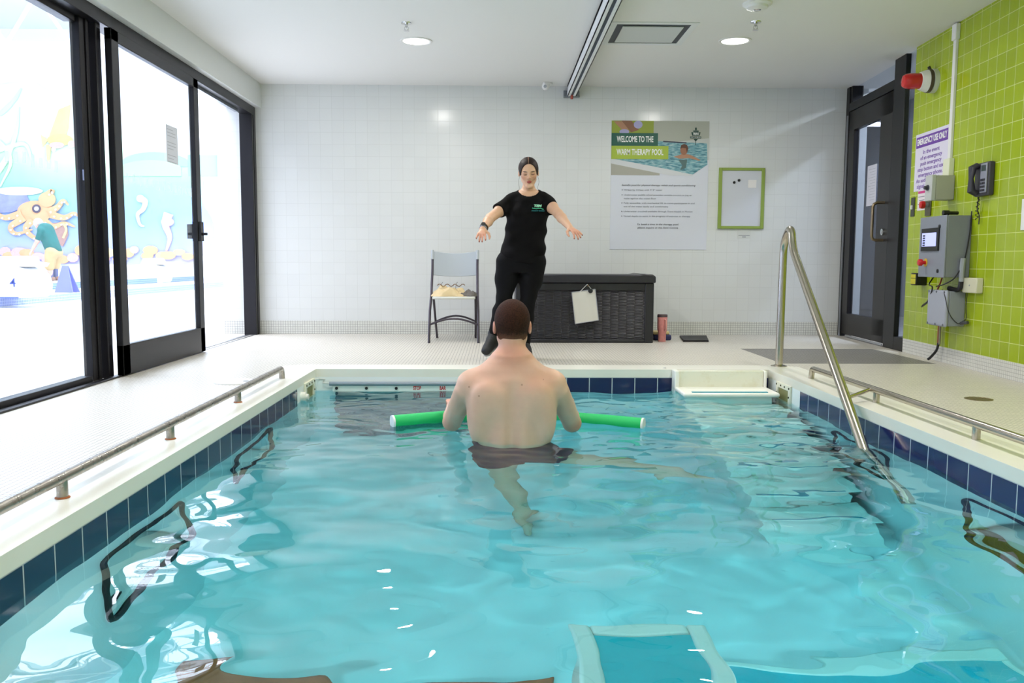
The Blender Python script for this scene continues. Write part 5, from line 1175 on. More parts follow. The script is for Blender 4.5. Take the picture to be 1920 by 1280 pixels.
def relax(V, F, it=2):
    e = np.concatenate([F[:, [0, 1]], F[:, [1, 2]], F[:, [2, 3]], F[:, [3, 0]]]); e = np.concatenate([e, e[:, ::-1]])
    for lam in [.5, -.52]*it:
        s = np.zeros_like(V); c = np.zeros(len(V)); np.add.at(s, e[:, 0], V[e[:, 1]]); np.add.at(c, e[:, 0], 1)
        V = V+lam*(s/c[:, None]-V)
    return V
def implicit(name, bodies, h, m, parent=None, cuts=None, noise=None, grow=0.0, it=2):
    V, F = nets(*field(bodies, h, cuts, noise, grow)); V = relax(V, F, it)
    b = MB(); b.v = V.tolist(); b.f = F.tolist(); b.m = [0]*len(F)
    return obj(name, b, m, parent, smooth=2)

def RX(a): return Matrix.Rotation(a, 4, 'X')
def head(b, M, s=1.0, jaw=1.0, ears=True, k=.012, es=1.0):
    """head in its own frame: +Y forward, Z up, origin between the ears"""
    W = lambda x, y, z: M @ Vector((x*s, y*s, z*s)); R = M
    E_ = lambda c, r, kk=k, op='add': b.ell(W(*c), [q*s for q in r], kk, R, op)
    E_((0, -.012, .032), (.076, .097, .088), .02); E_((0, .022, -.015), (.066*jaw, .068, .085), .03)
    for sx in (-1, 1):
        b.cone(W(sx*.046*jaw, .008, -.055), W(sx*.012, .066, -.098), .022*s, .018*s, .02)
        E_((sx*.043*jaw, .055, -.018), (.024, .024, .024), .02)
    E_((0, .07, -.100), (.022, .018, .017), .015)
    b.cone(W(-.036, .076, .020), W(.036, .076, .020), .012*s, .012*s, .015)
    for sx in (-1, 1): E_((sx*.031, .094, .001), (.017, .016, .011), .010, 'sub')
    for sx in (-1, 1): E_((sx*.031, .073, .000), (.0145, .0135, .0115), .004)
    b.cone(W(0, .083, .012), W(0, .104, -.026), .0075*s, .0105*s, .008)
    for sx in (-1, 1): E_((sx*.0115, .097, -.031), (.0075, .010, .0075), .005)
    E_((0, .0855, -.0565), (.023, .0085, .0055), .004); E_((0, .0845, -.0665), (.019, .009, .0065), .004)
    E_((0, .098, -.0615), (.020, .006, .0016), .003, 'sub')
    if ears:
        for sx in (-1, 1):
            E_((sx*(.082 if es == 1 else .077), -.010, -.006), (.0095*es, .020*es, .032*es), .006); E_((sx*.094, -.003, -.002), (.006, .010, .017), .005, 'sub')
def hand(b, wrist, fwd, up, side, s=1.0, curl=.35, spread=.22, thumb=1, curls=None):
    """five fingers on a palm. fwd: wrist to knuckles, up: back of the hand, side: +1 thumb toward fwd x up"""
    f = Vector(fwd).normalized(); u = Vector(up); u = (u-f*u.dot(f)).normalized(); r = f.cross(u)*side; w_ = Vector(wrist)
    P = lambda a, c, d: w_+(f*a+r*c+u*d)*s
    b.cone(P(0, 0, 0), P(.035, .004, 0), .024*s, .026*s, .012, flat=(u, .62))
    for c_ in (-.026, -.009, .009, .026): b.cone(P(.03, c_*.6, 0), P(.082-abs(c_-.006)*.25, c_, 0), .013*s, .0115*s, .010, flat=(u, .85))
    L = (.062, .074, .080, .072); lens = dict(zip((-.030, -.010, .010, .030), (.058, .072, .078, .070)))
    for i, c_ in enumerate((-.030, -.010, .010, .030)):
        a0 = P(.080-abs(c_-.006)*.30, c_*.95, 0); ang = spread*(c_/.03)*.5; d = (f*math.cos(ang)+r*math.sin(ang)).normalized()
        ln = lens[c_]*s; cu = (curls[i] if curls else curl); q = a0; rr = [.0092, .0085, .0078, .0068]
        for j, fr in enumerate((.44, .31, .25)):
            th = cu*(j+1)*(.9 if j else .8); dd = d*math.cos(th)-u*math.sin(th); q2 = q+dd*ln*fr
            b.cone(q, q2, rr[j]*s, rr[j+1]*s, .0035); q = q2
        b.tips = getattr(b, 'tips', []); b.tips.append(q+u*.004+dd*.003)
    b.tips = getattr(b, 'tips', [])
    t0 = P(.018, .026, -.004); t1 = t0+(f*.55+r*.75-u*.25).normalized()*.036*s; t2 = t1+(f*.85+r*.35-u*.35).normalized()*.030*s; t3 = t2+(f*.95+r*.05-u*.3).normalized()*.024*s
    b.chain([P(.012, .014, 0), t0, t1, t2, t3] if thumb else [t0, t1], [.014*s, .0135*s, .0110*s, .0095*s, .0078*s], .006)

# ------------------------------------------------------------------ skin with pigment marks (they stay where the skin is)
def ell_mask(t, P, c, r, soft=.35, R=None):
    mp = t.new('ShaderNodeVectorMath', operation='SUBTRACT'); t.link(P, mp.inputs[0]); mp.inputs[1].default_value = tuple(c); v = mp.outputs[0]
    if R is not None:
        rt_ = t.new('ShaderNodeVectorRotate'); rt_.rotation_type = 'EULER_XYZ'; t.link(v, rt_.inputs['Vector']); rt_.inputs['Rotation'].default_value = tuple(R.to_3x3().transposed().to_euler()); v = rt_.outputs[0]
    dv = t.new('ShaderNodeVectorMath', operation='DIVIDE'); t.link(v, dv.inputs[0]); dv.inputs[1].default_value = tuple(r)
    ln = t.new('ShaderNodeVectorMath', operation='LENGTH'); t.link(dv.outputs[0], ln.inputs[0])
    mr = t.new('ShaderNodeMapRange'); mr.interpolation_type = 'SMOOTHSTEP'; t.link(ln.outputs['Value'], mr.inputs[0]); mr.inputs[1].default_value = 1+soft; mr.inputs[2].default_value = 1-soft
    return mr.outputs[0]
def skin(name, base, marks=(), freckles=0, mottling=.06, rough=.48):
    t = NT(name); P_ = t.pos('world'); c = lin(base)
    col = t.ramp(t.noise(P_, 9, 5, .6), [(.3, tuple(x*(1-mottling) for x in c[:3])), (.7, tuple(min(1, x*(1+mottling)) for x in c[:3]))])
    col = t.mix(t.ramp(t.noise(P_, 26, 3), [(.5, 0.0), (.75, .18)]), col, (c[0]*1.0, c[1]*.82, c[2]*.78))
    for (ce, r, cl_, am, soft, R) in marks:
        col = t.mix(t.math('MULTIPLY', ell_mask(t, P_, ce, r, soft, R), am), col, cl_)
    if freckles:
        vo = t.new('ShaderNodeTexVoronoi'); vo.inputs['Scale'].default_value = freckles; t.link(P_, vo.inputs['Vector'])
        sz = t.math('MULTIPLY', t.ramp(t.noise(P_, 3.1, 1), [(.45, 0.0), (.7, 1.0)]), .075)
        col = t.mix(t.math('MULTIPLY', t.math('LESS_THAN', vo.outputs['Distance'], sz), .55), col, (c[0]*.45, c[1]*.3, c[2]*.25))
    t.link(col, t.b.inputs['Base Color']); t.set(Roughness=rough, Subsurface_Weight=.12, Subsurface_Radius=(.5, .2, .1), Subsurface_Scale=.015)
    t.bump(t.noise(P_, 260, 3), .10, .001); return t.m

# ================================================================== THE MAN IN THE WATER (seen from behind)
MC = .076
man = thing('person', 'bare-backed man with short dark hair standing waist deep in the pool with a noodle', 'person', (.1, 3.98, ZBOT))
mb_ = Body()
yb0 = 4.02
tor = [(-.36, MC-.01, yb0, .150, .105), (-.25, MC-.005, yb0, .176, .118), (-.16, MC, yb0, .170, .112), (-.08, MC+.004, yb0, .160, .104), (0, MC+.003, yb0, .178, .108), (.08, MC-.002, yb0+.004, .200, .116), (.15, MC-.002, yb0+.008, .210, .120), (.21, MC, yb0+.008, .205, .108), (.255, MC, yb0+.004, .160, .085), (.285, MC, yb0, .10, .066), (.31, MC, yb0, .065, .058)]
mb_.loft(tor, .03, 2.25)
mb_.cone((MC-.125, yb0+.0, .215), (MC-.04, yb0-.005, .315), .054, .050, .05); mb_.cone((MC+.125, yb0+.0, .215), (MC+.04, yb0-.005, .315), .054, .050, .05)
mb_.cone((MC, yb0-.005, .26), (MC, yb0+.012, .40), .064, .059, .03)          # neck
for sx in (-1, 1):
    mb_.ell((MC+sx*.205, yb0, .178), (.060, .064, .068), .05)                  # shoulder
    mb_.ell((MC+sx*.11, yb0-.082, .11), (.066, .034, .085), .05, RX(.15) @ Matrix.Rotation(sx*.35, 4, 'Y'))   # shoulder blade
    mb_.ell((MC+sx*.16, yb0-.03, .02), (.05, .07, .12), .05)                    # lat
    mb_.ell((MC+sx*.05, yb0-.075, -.10), (.036, .035, .13), .04)                # lower back muscle
mb_.cone((MC, yb0-.130, .20), (MC, yb0-.118, -.20), .014, .018, .035, op='sub')   # spine furrow
# arms
ml_sh, ml_el = Vector((MC-.222, yb0, .15)), Vector((-.222, 4.19, -.035)); ml_wr = Vector((-.235, 4.44, .004))
mr_sh, mr_el = Vector((MC+.222, yb0, .15)), Vector((.385, 4.19, -.04)); mr_wr = Vector((.39, 4.47, .004))
for sh_, el_, wr_ in ((ml_sh, ml_el, ml_wr), (mr_sh, mr_el, mr_wr)):
    mid = sh_.lerp(el_, .5)
    mb_.chain([sh_, mid, el_], [.056, .052, .046], .006); mb_.chain([el_, el_.lerp(wr_, .35), wr_], [.045, .043, .028], .012)
hM = Body(); 
NZ = -.045
def noodle_at(x): return min(NPTS, key=lambda p: abs(p.x-x))
for wr_, side in ((ml_wr, 1), (mr_wr, -1)):
    q = noodle_at(wr_.x); fw_ = Vector((0, q.y-wr_.y, .035)); hand(mb_, wr_, (0, 1, .22), (0, -.2, 1), side, 1.0, .62, .12)
# legs
hipL, kneeL, ankL = (MC-.082, 4.0, -.30), (.045, 3.99, -.74), (.125, 3.93, -1.20)
hipR, kneeR, ankR = (MC+.095, 4.0, -.30), (.53, 3.98, -.47), (.86, 3.94, -.63)
mb_.chain([hipL, Vector(hipL).lerp(Vector(kneeL), .5), kneeL], [.096, .083, .058], .03); mb_.chain([kneeL, Vector(kneeL).lerp(Vector(ankL), .35)+Vector((0, -.012, 0)), ankL], [.057, .058, .036], .02)
mb_.chain([hipR, Vector(hipR).lerp(Vector(kneeR), .5), kneeR], [.098, .083, .058], .03); mb_.chain([kneeR, Vector(kneeR).lerp(Vector(ankR), .35)+Vector((0, 0, -.012)), ankR], [.057, .058, .036], .02)
mb_.ell((MC-.07, 3.955, -.30), (.085, .085, .10), .04); mb_.ell((MC+.08, 3.955, -.30), (.085, .085, .10), .04)
def foot(b, ank, toe_dir, down, s=1.0):
    a = Vector(ank); t_ = Vector(toe_dir).normalized(); d = Vector(down).normalized(); w_ = t_.cross(d)
    heel = a-t_*.045*s+d*.055*s; ball = a+t_*.13*s+d*.062*s
    b.cone(a, a+d*.035*s, .036*s, .034*s, .015); b.cone(heel, a+t_*.03*s+d*.03*s, .031*s, .036*s, .02)
    b.cone(a+t_*.02*s+d*.03*s, ball, .036*s, .030*s, .02, flat=(w_, 1.25))
    for i in range(5):
        c_ = (i-2)*.0185; st_ = ball+w_*(c_*s); b.cone(st_, st_+t_*(.055-.006*abs(i-1))*s+d*.008*s, .012*s, (.0115 if i else .014)*s, .006)
foot(mb_, ankL, (.12, 1, -.05), (0, 0, -1)); foot(mb_, ankR, (.72, .12, -.30), (-.35, -.25, -.9))
HM = Matrix.Translation((MC+.001, 4.03, .462)) @ RX(-.10)
head(mb_, HM, 1.03)
sk_m = skin('man_skin', '#deb49b', [((MC, 3.97, .33), (.085, .12, .075), '#d8846c', .55, .9, None), ((MC-.10, 3.95, .22), (.10, .1, .06), '#dba38c', .5, .6, None), ((MC+.13, 3.95, .21), (.08, .1, .05), '#d99a80', .5, .6, None),
     ((MC-.09, 4.03, .45), (.03, .05, .05), '#cf7f68', .7, .4, None), ((MC+.09, 4.03, .45), (.03, .05, .05), '#cf7f68', .7, .4, None), ((.41, 4.2, -.06), (.06, .09, .05), '#c97f66', .6, .5, None), ((-.25, 4.2, -.05), (.06, .09, .05), '#cf8d75', .5, .5, None), ((-.24, 4.5, 0), (.09, .1, .07), '#d3836e', .6, .4, None)], 14)
body_m = implicit('body', [mb_], .0065, sk_m, man)
# hair: cropped, shorter toward the nape
hb = Body(); head(hb, HM, 1.03, ears=False)
def hair_cut(X, Y, Z):
    yl = Y-4.03
    line = np.interp(yl, [-.12, -.06, -.02, .01, .03, .06, .10], [.366, .376, .412, .47, .475, .50, .54]).astype(np.float32)
    line = line+.006*np.cos((X-MC)*60)
    return (line-Z)*.8
t = NT('man_hair'); P_ = t.pos('world'); sp = t.new('ShaderNodeSeparateXYZ'); t.link(P_, sp.inputs[0])
nn = t.math('ADD', sp.outputs[2], t.math('MULTIPLY', t.noise(P_, 120, 3), .035))
fade = t.new('ShaderNodeMapRange'); t.link(nn, fade.inputs[0]); fade.inputs[1].default_value = .388; fade.inputs[2].default_value = .455
hc = t.ramp(t.noise(P_, 160, 4, .7), [(.3, '#1c0e09'), (.7, '#4a281a')]); t.link(t.mix(fade.outputs[0], '#a06a54', hc), t.b.inputs['Base Color']); t.set(Roughness=.7); t.b.inputs['Specular IOR Level'].default_value = .15
t.bump(t.noise(P_, 420, 4, .8), .7, .003)
implicit('hair', [hb], .005, t.m, man, cuts=hair_cut, grow=.0075)
# swim shorts, ballooning in the water
sb_ = Body()
sb_.loft([(-.40, MC, 4.0, .175, .13), (-.28, MC, 4.0, .194, .142), (-.19, MC, 4.01, .190, .130), (-.145, MC, 4.015, .182, .120)], .03, 2.3)
kL = Vector(hipL).lerp(Vector(kneeL), .50); sb_.cone(hipL, kL, .118, .112, .04, clip=[(tuple(kL), tuple(Vector(kneeL)-Vector(hipL)))])
kR = Vector(hipR).lerp(Vector(kneeR), .42); sb_.cone(hipR, kR, .120, .118, .04, clip=[(tuple(kR), tuple(Vector(kneeR)-Vector(hipR)))])
sb_.ell((MC+.175, 3.97, -.175), (.055, .07, .045), .02)
def fold(X, Y, Z): return .006*np.sin(38*X+9*Z)*np.sin(21*Z+30*Y)+.004*np.sin(70*Z+25*X)
implicit('swim_shorts', [sb_], .0065, mat('shorts_cloth', '#341038', .7, var=.15, vscale=10), man, noise=fold)

# ================================================================== THE WOMAN ON THE DECK (facing the camera)
wom = thing('person', 'woman in black t-shirt and leggings standing on the deck with both arms held out forward', 'person', (.25, 6.69, 0))
YWm = 6.69
def wp_(u, v, y=YWm): return ony(u, v, y)
wb_ = Body()
cx = wp_(991, 380).x
zsh = wp_(991, 372).z
hipz = wp_(980, 487).z
tw = [(hipz-.10, wp_(978, 500).x, YWm, .155, .105), (hipz, wp_(977, 487).x, YWm, .172, .115), (hipz+.10, wp_(982, 465).x, YWm, .145, .098), (hipz+.20, wp_(985, 440).x, YWm, .128, .088), (hipz+.33, wp_(987, 410).x, YWm-.004, .142, .098), (zsh-.09, cx, YWm-.004, .152, .100), (zsh-.02, cx, YWm, .150, .082), (zsh+.025, cx, YWm, .105, .062), (zsh+.05, cx, YWm, .06, .05)]
wb_.loft(tw, .03, 2.2)
for sx in (-1, 1): wb_.ell((cx+sx*.068, YWm-.082, zsh-.13), (.060, .048, .058), .04)
HWc = wp_(991, 324, 6.66)
HW = Matrix.Translation((HWc.x, 6.655, HWc.z)) @ Matrix.Rotation(PI, 4, 'Z') @ Matrix.Rotation(.04, 4, 'Y') @ RX(-.24)
head(wb_, HW, .96, .86, es=.8)
wb_.cone((cx, YWm+.005, zsh-.01), (cx, YWm+.0, zsh+.12), .050, .045, .02)
wb_.cone((cx-.10, YWm, zsh+.005), (cx-.03, YWm+.008, zsh+.045), .035, .03, .04); wb_.cone((cx+.10, YWm, zsh+.005), (cx+.03, YWm+.008, zsh+.045), .035, .03, .04)
shL, elL, wrL = wp_(957, 379), wp_(919, 409, 6.50), wp_(905, 430, 6.31)
shR, elR, wrR = wp_(1024, 377), wp_(1047, 401, 6.50), wp_(1069, 427, 6.31)
for sh_, el_, wr_ in ((shL, elL, wrL), (shR, elR, wrR)):
    wb_.ell(sh_, (.050, .052, .052), .04); wb_.chain([sh_, sh_.lerp(el_, .5), el_], [.047, .044, .036], .02); wb_.chain([el_, el_.lerp(wr_, .3), wr_], [.037, .037, .0235], .015)
hand(wb_, wrL, (-.10, -.80, -.52), (.0, -.6, .85), -1, .90, .20, .34, curls=(.16, .36, .20, .14))
hand(wb_, wrR, (.50, -.72, -.42), (.25, -.55, .85), 1, .90, .22, .40, curls=(.16, .24, .30, .38))
hpL, knL, anL = wp_(953, 492), wp_(945, 561, 6.66), wp_(924, 630, 6.63)
hpR, knR, anR = wp_(1001, 492), wp_(989, 566, 6.66), wp_(984, 650, 6.70)
for hp, kn, an in ((hpL, knL, anL), (hpR, knR, anR)):
    wb_.chain([hp, hp.lerp(kn, .45), kn], [.090, .081, .055], .03); wb_.chain([kn, kn.lerp(an, .35)+Vector((0, .016, 0)), an], [.054, .054, .033], .02)
Wh = lambda x, y, z: HW @ Vector((x*.96, y*.96, z*.96))
skw = skin('woman_skin', '#dcb091', [
    (Wh(-.031, .088, .021), (.0185, .02, .0040), '#2a1611', .85, .35, HW @ Matrix.Rotation(.12, 4, 'Y')), (Wh(.031, .088, .021), (.0185, .02, .0040), '#2a1611', .85, .35, HW @ Matrix.Rotation(-.12, 4, 'Y')),
    (Wh(-.031, .085, -.0045), (.0150, .02, .0040), '#1d0f0c', .9, .3, HW), (Wh(.031, .085, -.0045), (.0150, .02, .0040), '#1d0f0c', .9, .3, HW),
    (Wh(-.031, .085, .004), (.017, .02, .0080), '#8f5f4c', .45, .5, HW), (Wh(.031, .085, .004), (.017, .02, .0080), '#8f5f4c', .45, .5, HW),
    (Wh(0, .09, -.0615), (.0225, .02, .0105), '#a8323a', .85, .25, HW), (Wh(0, .093, -.0613), (.015, .02, .0018), '#3a0c10', .8, .4, HW),
    (Wh(-.045, .07, -.025), (.024, .03, .020), '#cf7c68', .4, .7, HW), (Wh(.045, .07, -.025), (.024, .03, .020), '#cf7c68', .4, .7, HW),
    (Wh(0, .1, -.032), (.013, .02, .008), '#c9806a', .4, .6, HW)]+[(q_, (.0065, .0065, .0065), '#4a121c', .9, .3, None) for q_ in wb_.tips]+[(wrL+Vector((0, -.10, -.05)), (.06, .07, .07), '#cf8270', .5, .5, None), (wrR+Vector((.03, -.09, -.04)), (.06, .07, .07), '#cf8270', .5, .5, None)], 0, .04)
implicit('body', [wb_], .0045, skw, wom)
# hair
hb = Body(); head(hb, HW, .96, .90, ears=False)
hb.ell(Wh(0, -.105, -.02), (.035, .03, .035), .02)
def hair_cut_w(X, Y, Z):
    HI = np.array(HW.inverted()); s_ = .96
    x = (HI[0, 0]*X+HI[0, 1]*Y+HI[0, 2]*Z+HI[0, 3])/s_; y = (HI[1, 0]*X+HI[1, 1]*Y+HI[1, 2]*Z+HI[1, 3])/s_; z = (HI[2, 0]*X+HI[2, 1]*Y+HI[2, 2]*Z+HI[2, 3])/s_
    face = 1-np.sqrt((x/.0745)**2+((y-.10)/.098)**2+((z+.020)/.105)**2)
    low = -.012-.9*np.maximum(0, -y-.01)-z
    ear = .030-np.sqrt((x*0)**2+((y+.008))**2+(z+.006)**2)
    return np.maximum(np.maximum(face*.07, low), ear)
t = NT('woman_hair'); P_ = t.pos('world'); mp = t.new('ShaderNodeMapping'); mp.inputs['Scale'].default_value = (3, 1, 1); t.link(P_, mp.inputs[0])
hc = t.ramp(t.noise(mp.outputs[0], 90, 4, .6), [(.35, '#150d0c'), (.7, '#33211c')]); pc = Wh(0, .03, .12)
t.link(t.mix(t.math('MULTIPLY', ell_mask(t, P_, pc, (.0022, .085, .06), .4, None), .75), hc, '#b98f78'), t.b.inputs['Base Color']); t.set(Roughness=.55); t.b.inputs['Specular IOR Level'].default_value = .25; t.bump(t.noise(mp.outputs[0], 300, 3), .3, .002)
implicit('hair', [hb], .004, t.m, wom, cuts=hair_cut_w, grow=.006)
for sx in (-1, 1):
    a_ = Wh(sx*.074, .0, -.03); b = MB(); b.tube(catmull([a_, a_+Vector((-sx*.010, .0, -.04)), a_+Vector((-sx*.002, .01, -.09)), a_+Vector((-sx*.016, .015, -.12))], 5), .0009, 6); obj('hair_strand', b, mat('hair_strand', '#2a1c19', .5), wom, smooth=True)
# t-shirt
M_TEE = mat('black_tee', '#070608', .9, var=.1, vscale=12); M_LEG_ = mat('black_leggings', '#08080c', .85)
for q in (M_TEE, M_LEG_): q.node_tree.nodes['Principled BSDF'].inputs['Specular IOR Level'].default_value = .2
ts = Body(); tw2 = [s_ for s_ in tw if s_[0] > hipz-.05]
tw2 = [(hipz-.06, wp_(977, 495).x, YWm, .178, .125), (hipz, wp_(977, 487).x, YWm, .180, .124), (hipz+.06, wp_(979, 474).x, YWm, .182, .122), (hipz+.14, wp_(984, 455).x, YWm, .168, .116), (hipz+.22, wp_(987, 438).x, YWm, .160, .112), (hipz+.33, wp_(988, 410).x, YWm-.004, .164, .114), (zsh-.09, cx, YWm-.004, .165, .110), (zsh-.02, cx, YWm, .160, .092), (zsh+.027, cx, YWm, .112, .070), (zsh+.055, cx, YWm, .07, .058)]
ts.loft(tw2, .03, 2.3)
for sx in (-1, 1): ts.ell((cx+sx*.068, YWm-.088, zsh-.13), (.062, .050, .062), .04); ts.cone((cx+sx*.10, YWm, zsh+.009), (cx+sx*.035, YWm+.008, zsh+.048), .04, .033, .03)
for sh_, el_, f_ in ((shL, elL, .56), (shR, elR, .50)):
    e_ = sh_.lerp(el_, f_); ts.cone(sh_, sh_.lerp(el_, f_+.1), .058, .057, .035, clip=[(tuple(e_), tuple(el_-sh_))])
hxm = wp_(980, 480).x
def tee_cut(X, Y, Z):
    hem = hipz+.055-.085*np.clip(1-((X-hxm-.01)/.19)**2, 0, 1)+.008*np.sin(X*40)
    neck = .082-np.sqrt((X-cx)**2+((Y-(YWm-.02))*.95)**2+((Z-(zsh+.072))*1.05)**2)
    return np.maximum(hem-Z, neck)
def tee_fold(X, Y, Z):
    return .0045*np.sin(30*(X-cx)+22*Z+2*np.sin(9*Z))*np.clip((1.25-Z)*3, 0.2, 1)+.003*np.sin(55*Z-32*X)+.003*np.sin(17*X+41*Z)
tee = implicit('t_shirt', [ts], .005, M_TEE, wom, cuts=tee_cut, noise=tee_fold)
# chest lettering, laid just over the cloth
q = wp_(1008, 386, YWm-.150); lgm = mat('logo_mint', '#4fd0a0', .5); lgt = mat('logo_teal', '#1c7f82', .5)
text('logo', 'TEM', mat('logo_white_green', '#a9ecc8', .5), wallM((q.x, YWm-.1475, q.z), (1, .10, 0), (0, -.02, 1)), .026, tee, width=.060, align='CENTER', bold=.0012, shear=.15, depth=.003)
b = MB(); b.tube([(q.x-.042, YWm-.151, q.z-.016), (q.x-.01, YWm-.150, q.z-.022), (q.x+.02, YWm-.145, q.z-.017), (q.x+.046, YWm-.139, q.z-.025)], .0028, 8); obj('logo_stroke', b, lgm, tee)
text('logo', 'STRENGTH TRAINING', lgt, wallM((q.x+.004, YWm-.146, q.z-.037), (1, .12, 0), (0, -.02, 1)), .013, tee, width=.10, align='CENTER', depth=.003)
# leggings
lg_ = Body(); lg_.loft([s_ for s_ in tw if s_[0] < hipz+.12], .03, 2.2, grow=.006)
for hp, kn, an in ((hpL, knL, anL), (hpR, knR, anR)):
    e_ = kn.lerp(an, 1.02); lg_.chain([hp, hp.lerp(kn, .45), kn], [.096, .087, .060], .03); lg_.cone(kn, kn.lerp(an, .35)+Vector((0, .016, 0)), .059, .059, .02); lg_.cone(kn.lerp(an, .35)+Vector((0, .016, 0)), an, .059, .039, .02, clip=[(tuple(e_), tuple(an-kn))])
implicit('leggings', [lg_], .0055, M_LEG_, wom, noise=lambda X, Y, Z: .0025*np.sin(60*Z+20*X)*np.exp(-((Z-.46)/.10)**2))
# shoes
def shoe(an, toe, side):
    a = Vector(an); t_ = Vector(toe).normalized(); d = Vector((0, 0, -1)); d = (d-t_*d.dot(t_)).normalized()
    s_ = Body(); sole = MB()
    s_.cone(a+Vector((0, .01, .02)), a+d*.02, .040, .040, .02); s_.cone(a-t_*.045+d*.05, a+t_*.02+d*.045, .038, .040, .03); s_.cone(a+t_*.02+d*.045, a+t_*.15+d*.063, .042, .034, .03, flat=(t_.cross(d), 1.15)); s_.cone(a+t_*.03+d*.01, a+t_*.11+d*.045, .030, .028, .03)
    sh = implicit('shoe', [s_], .005, mat('shoe_black', '#0f1012', .6, bump=.3, bscale=300), wom)
    w_ = t_.cross(d).normalized(); b = MB(); O_ = a+d*.106; n_ = 22; P2 = []
    for i in range(n_):
        q_ = 2*PI*i/n_; P2.append((.052+.118*math.cos(q_), (.040+.006*math.cos(q_))*math.sin(q_)))
    Mx = Matrix((t_, w_, -d)).transposed().to_4x4(); Mx.translation = O_
    b.prism(P2, .024, Mx); obj('sole', b, mat('sole_grey', '#8f9396', .6), sh, bevel=.006)
    b = MB(); b.tube(catmull([a+t_*-.01+d*.035+w_*side*.046, a+t_*.02+d*.060+w_*side*.050, a+t_*.06+d*.050+w_*side*.050, a+t_*.10+d*.030+w_*side*.038], 6), [.003+.0012*abs(i-12)*0 for i in range(19)], 8); obj('stripe', b, mat('stripe_silver', '#c9d0c8', .4), sh)
    for i in range(4):
        q_ = a+t_*(.045+.02*i)+d*(-.012+.010*i); b = MB(); b.tube([q_-w_*.022, q_-d*.006, q_+w_*.022], .0028, 6); obj('lace', b, mat('lace_grey', '#3a3c40', .8), sh, smooth=True)
shoe(anL, (-.45, -1, -.34), -1); shoe((anR.x, anR.y, .107), (.12, -1, -.02), 1)
# bracelets and rings
ax_ = (wrL-elL).normalized()
for k_, (o_, r_, m_) in enumerate(((-.035, .030, M_BLACK), (-.022, .0285, mat('bracelet_brown', '#5b3b2c', .5)), (-.010, .0275, mat('bracelet_silver', '#a9aab4', .3, .8)))):
    c_ = wrL+ax_*o_; u1 = ax_.orthogonal().normalized(); u2 = ax_.cross(u1); b = MB(); P2 = [c_+(u1*math.cos(2*PI*i/20)+u2*math.sin(2*PI*i/20))*r_ for i in range(21)]
    b.tube(P2, .0045, 8, cap=False); obj('bracelet', b, m_, wom, smooth=True)
b = MB(); c_ = wrL+ax_*-.022+Vector((0, -.012, .028)); b.cyl(c_, c_+Vector((0, -.006, .006)), .017, 20); obj('watch_face', b, M_BLACK, wom, smooth=True)

# ================================================================== A BENDING PERSON IN THE POOL HALL
yp = 18.6; pz = .30
per = thing('person', 'person in teal shirt and grey cap bending over in the hall behind the glass', 'person', (ony(100, 530, yp).x, yp, pz))
def hp_(u, v, dy=0): return ony(u, v, yp+dy)
pb = Body(); hip_, shd = hp_(101, 470), hp_(86, 432); fL, fR = hp_(96, 527, -.06), hp_(105, 526, .08)
pb.cone(hip_, shd, .14, .15, .05, flat=((0, 1, 0), 1.15)); pb.cone(shd, hp_(80, 424), .06, .055, .03)
hdp = hp_(73, 420); Mh = Matrix.Translation(hdp) @ Matrix.Rotation(PI/2, 4, 'Z') @ RX(-.7); head(pb, Mh, 1.0)
for dy, ft in ((-.12, fL), (.12, fR)):
    h2 = hip_+Vector((0, dy, -.02)); kn = h2.lerp(ft, .5)+Vector((-.03, 0, 0)); an = ft+Vector((0, 0, .08)); pb.chain([h2, kn, an], [.105, .066, .042], .03); pb.cone(an, an+Vector((-.14, 0, -.04)), .04, .035, .02)
for dy, el, wr in ((-.2, hp_(70, 452, -.2), hp_(60, 470, -.2)), (.18, hp_(84, 458, .18), hp_(90, 478, .12))):
    s2 = shd+Vector((0, dy*.9, 0)); pb.chain([s2, el, wr], [.058, .045, .03], .02); hand(pb, wr, (wr-el), (0, dy, .3), 1 if dy < 0 else -1, 1.1, .4, .2)
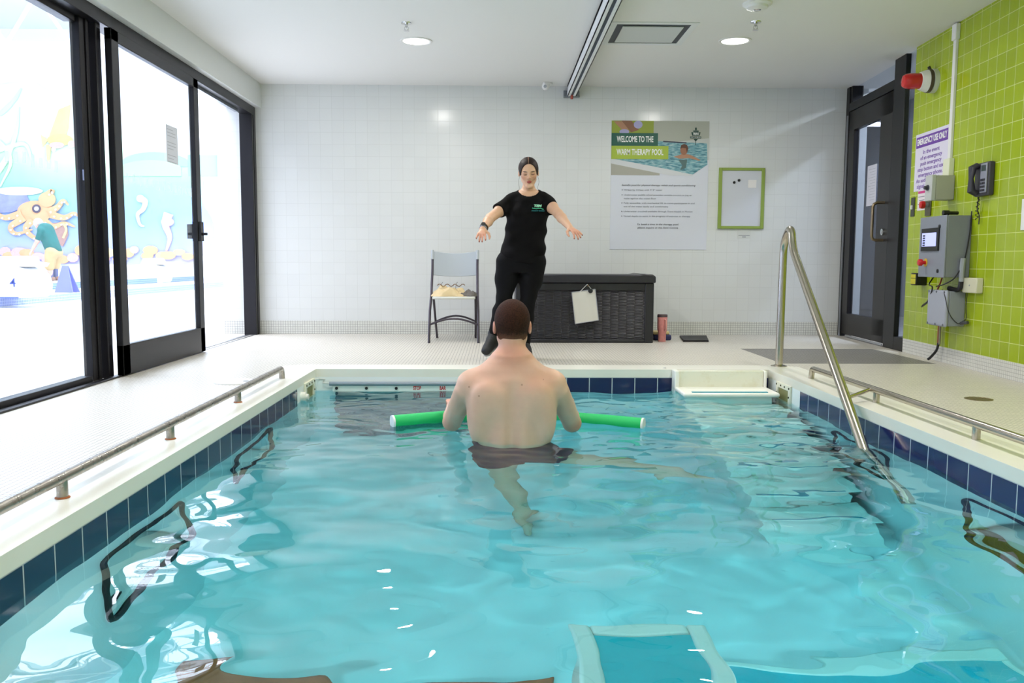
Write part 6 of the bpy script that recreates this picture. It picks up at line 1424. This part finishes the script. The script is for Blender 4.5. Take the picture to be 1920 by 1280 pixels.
implicit('body', [pb], .009, skin('hall_skin', '#c79a86'), per)
c2 = Body(); c2.cone(hip_, shd, .155, .165, .05, flat=((0, 1, 0), 1.15))
for dy, el in ((-.2, hp_(70, 452, -.2)), (.18, hp_(84, 458, .18))): s2 = shd+Vector((0, dy*.9, 0)); c2.cone(s2, s2.lerp(el, .75), .07, .06, .03)
implicit('shirt', [c2], .012, mat('shirt_teal', '#12605c', .8, var=.2, vscale=6), per)
c3 = Body(); c3.ell(hip_+Vector((0, 0, -.04)), (.16, .18, .12), .04)
for dy, ft in ((-.12, fL), (.12, fR)): h2 = hip_+Vector((0, dy, -.04)); c3.cone(h2, h2.lerp(ft, .48)+Vector((-.03, 0, 0)), .125, .10, .04)
implicit('shorts', [c3], .012, mat('shorts_khaki', '#b3986c', .8, var=.12, vscale=6), per)
for ft in (fL, fR):
    c4 = Body(); c4.cone(ft+Vector((0, 0, .32)), ft+Vector((0, 0, .08)), .056, .05, .01); implicit('sock', [c4], .010, mat('sock_grey', '#5a5f80', .8), per)
    c4 = Body(); c4.cone(ft+Vector((.04, 0, .05)), ft+Vector((-.16, 0, .045)), .05, .045, .02); implicit('shoe', [c4], .010, mat('shoe_tan', '#8a6a58', .7), per)
c5 = Body(); c5.ell(hdp+Vector((-.01, 0, .03)), (.095, .09, .10), .02, Matrix.Rotation(-.7, 4, 'Y')); c5.cone(hdp+Vector((-.08, 0, .0)), hdp+Vector((-.15, 0, -.06)), .05, .04, .02, flat=((.6, 0, -.8), .25))
implicit('cap', [c5], .010, mat('cap_grey2', '#aeb6c4', .8), per)

# objects that the lamps light through the rippled water
for o in bpy.data.objects:
    if o.type == 'MESH' and o is not water:
        q = wmat(o).translation
        if PX0-.2 < q.x < PX1+.2 and PY0-.2 < q.y < PY1+.2 and q.z < ZWAT+.02: o.cycles.is_caustics_receiver = True
for nm_ in ('waterline_tile_left', 'waterline_tile_right', 'waterline_tile_back'): bpy.data.objects[nm_].cycles.is_caustics_receiver = True
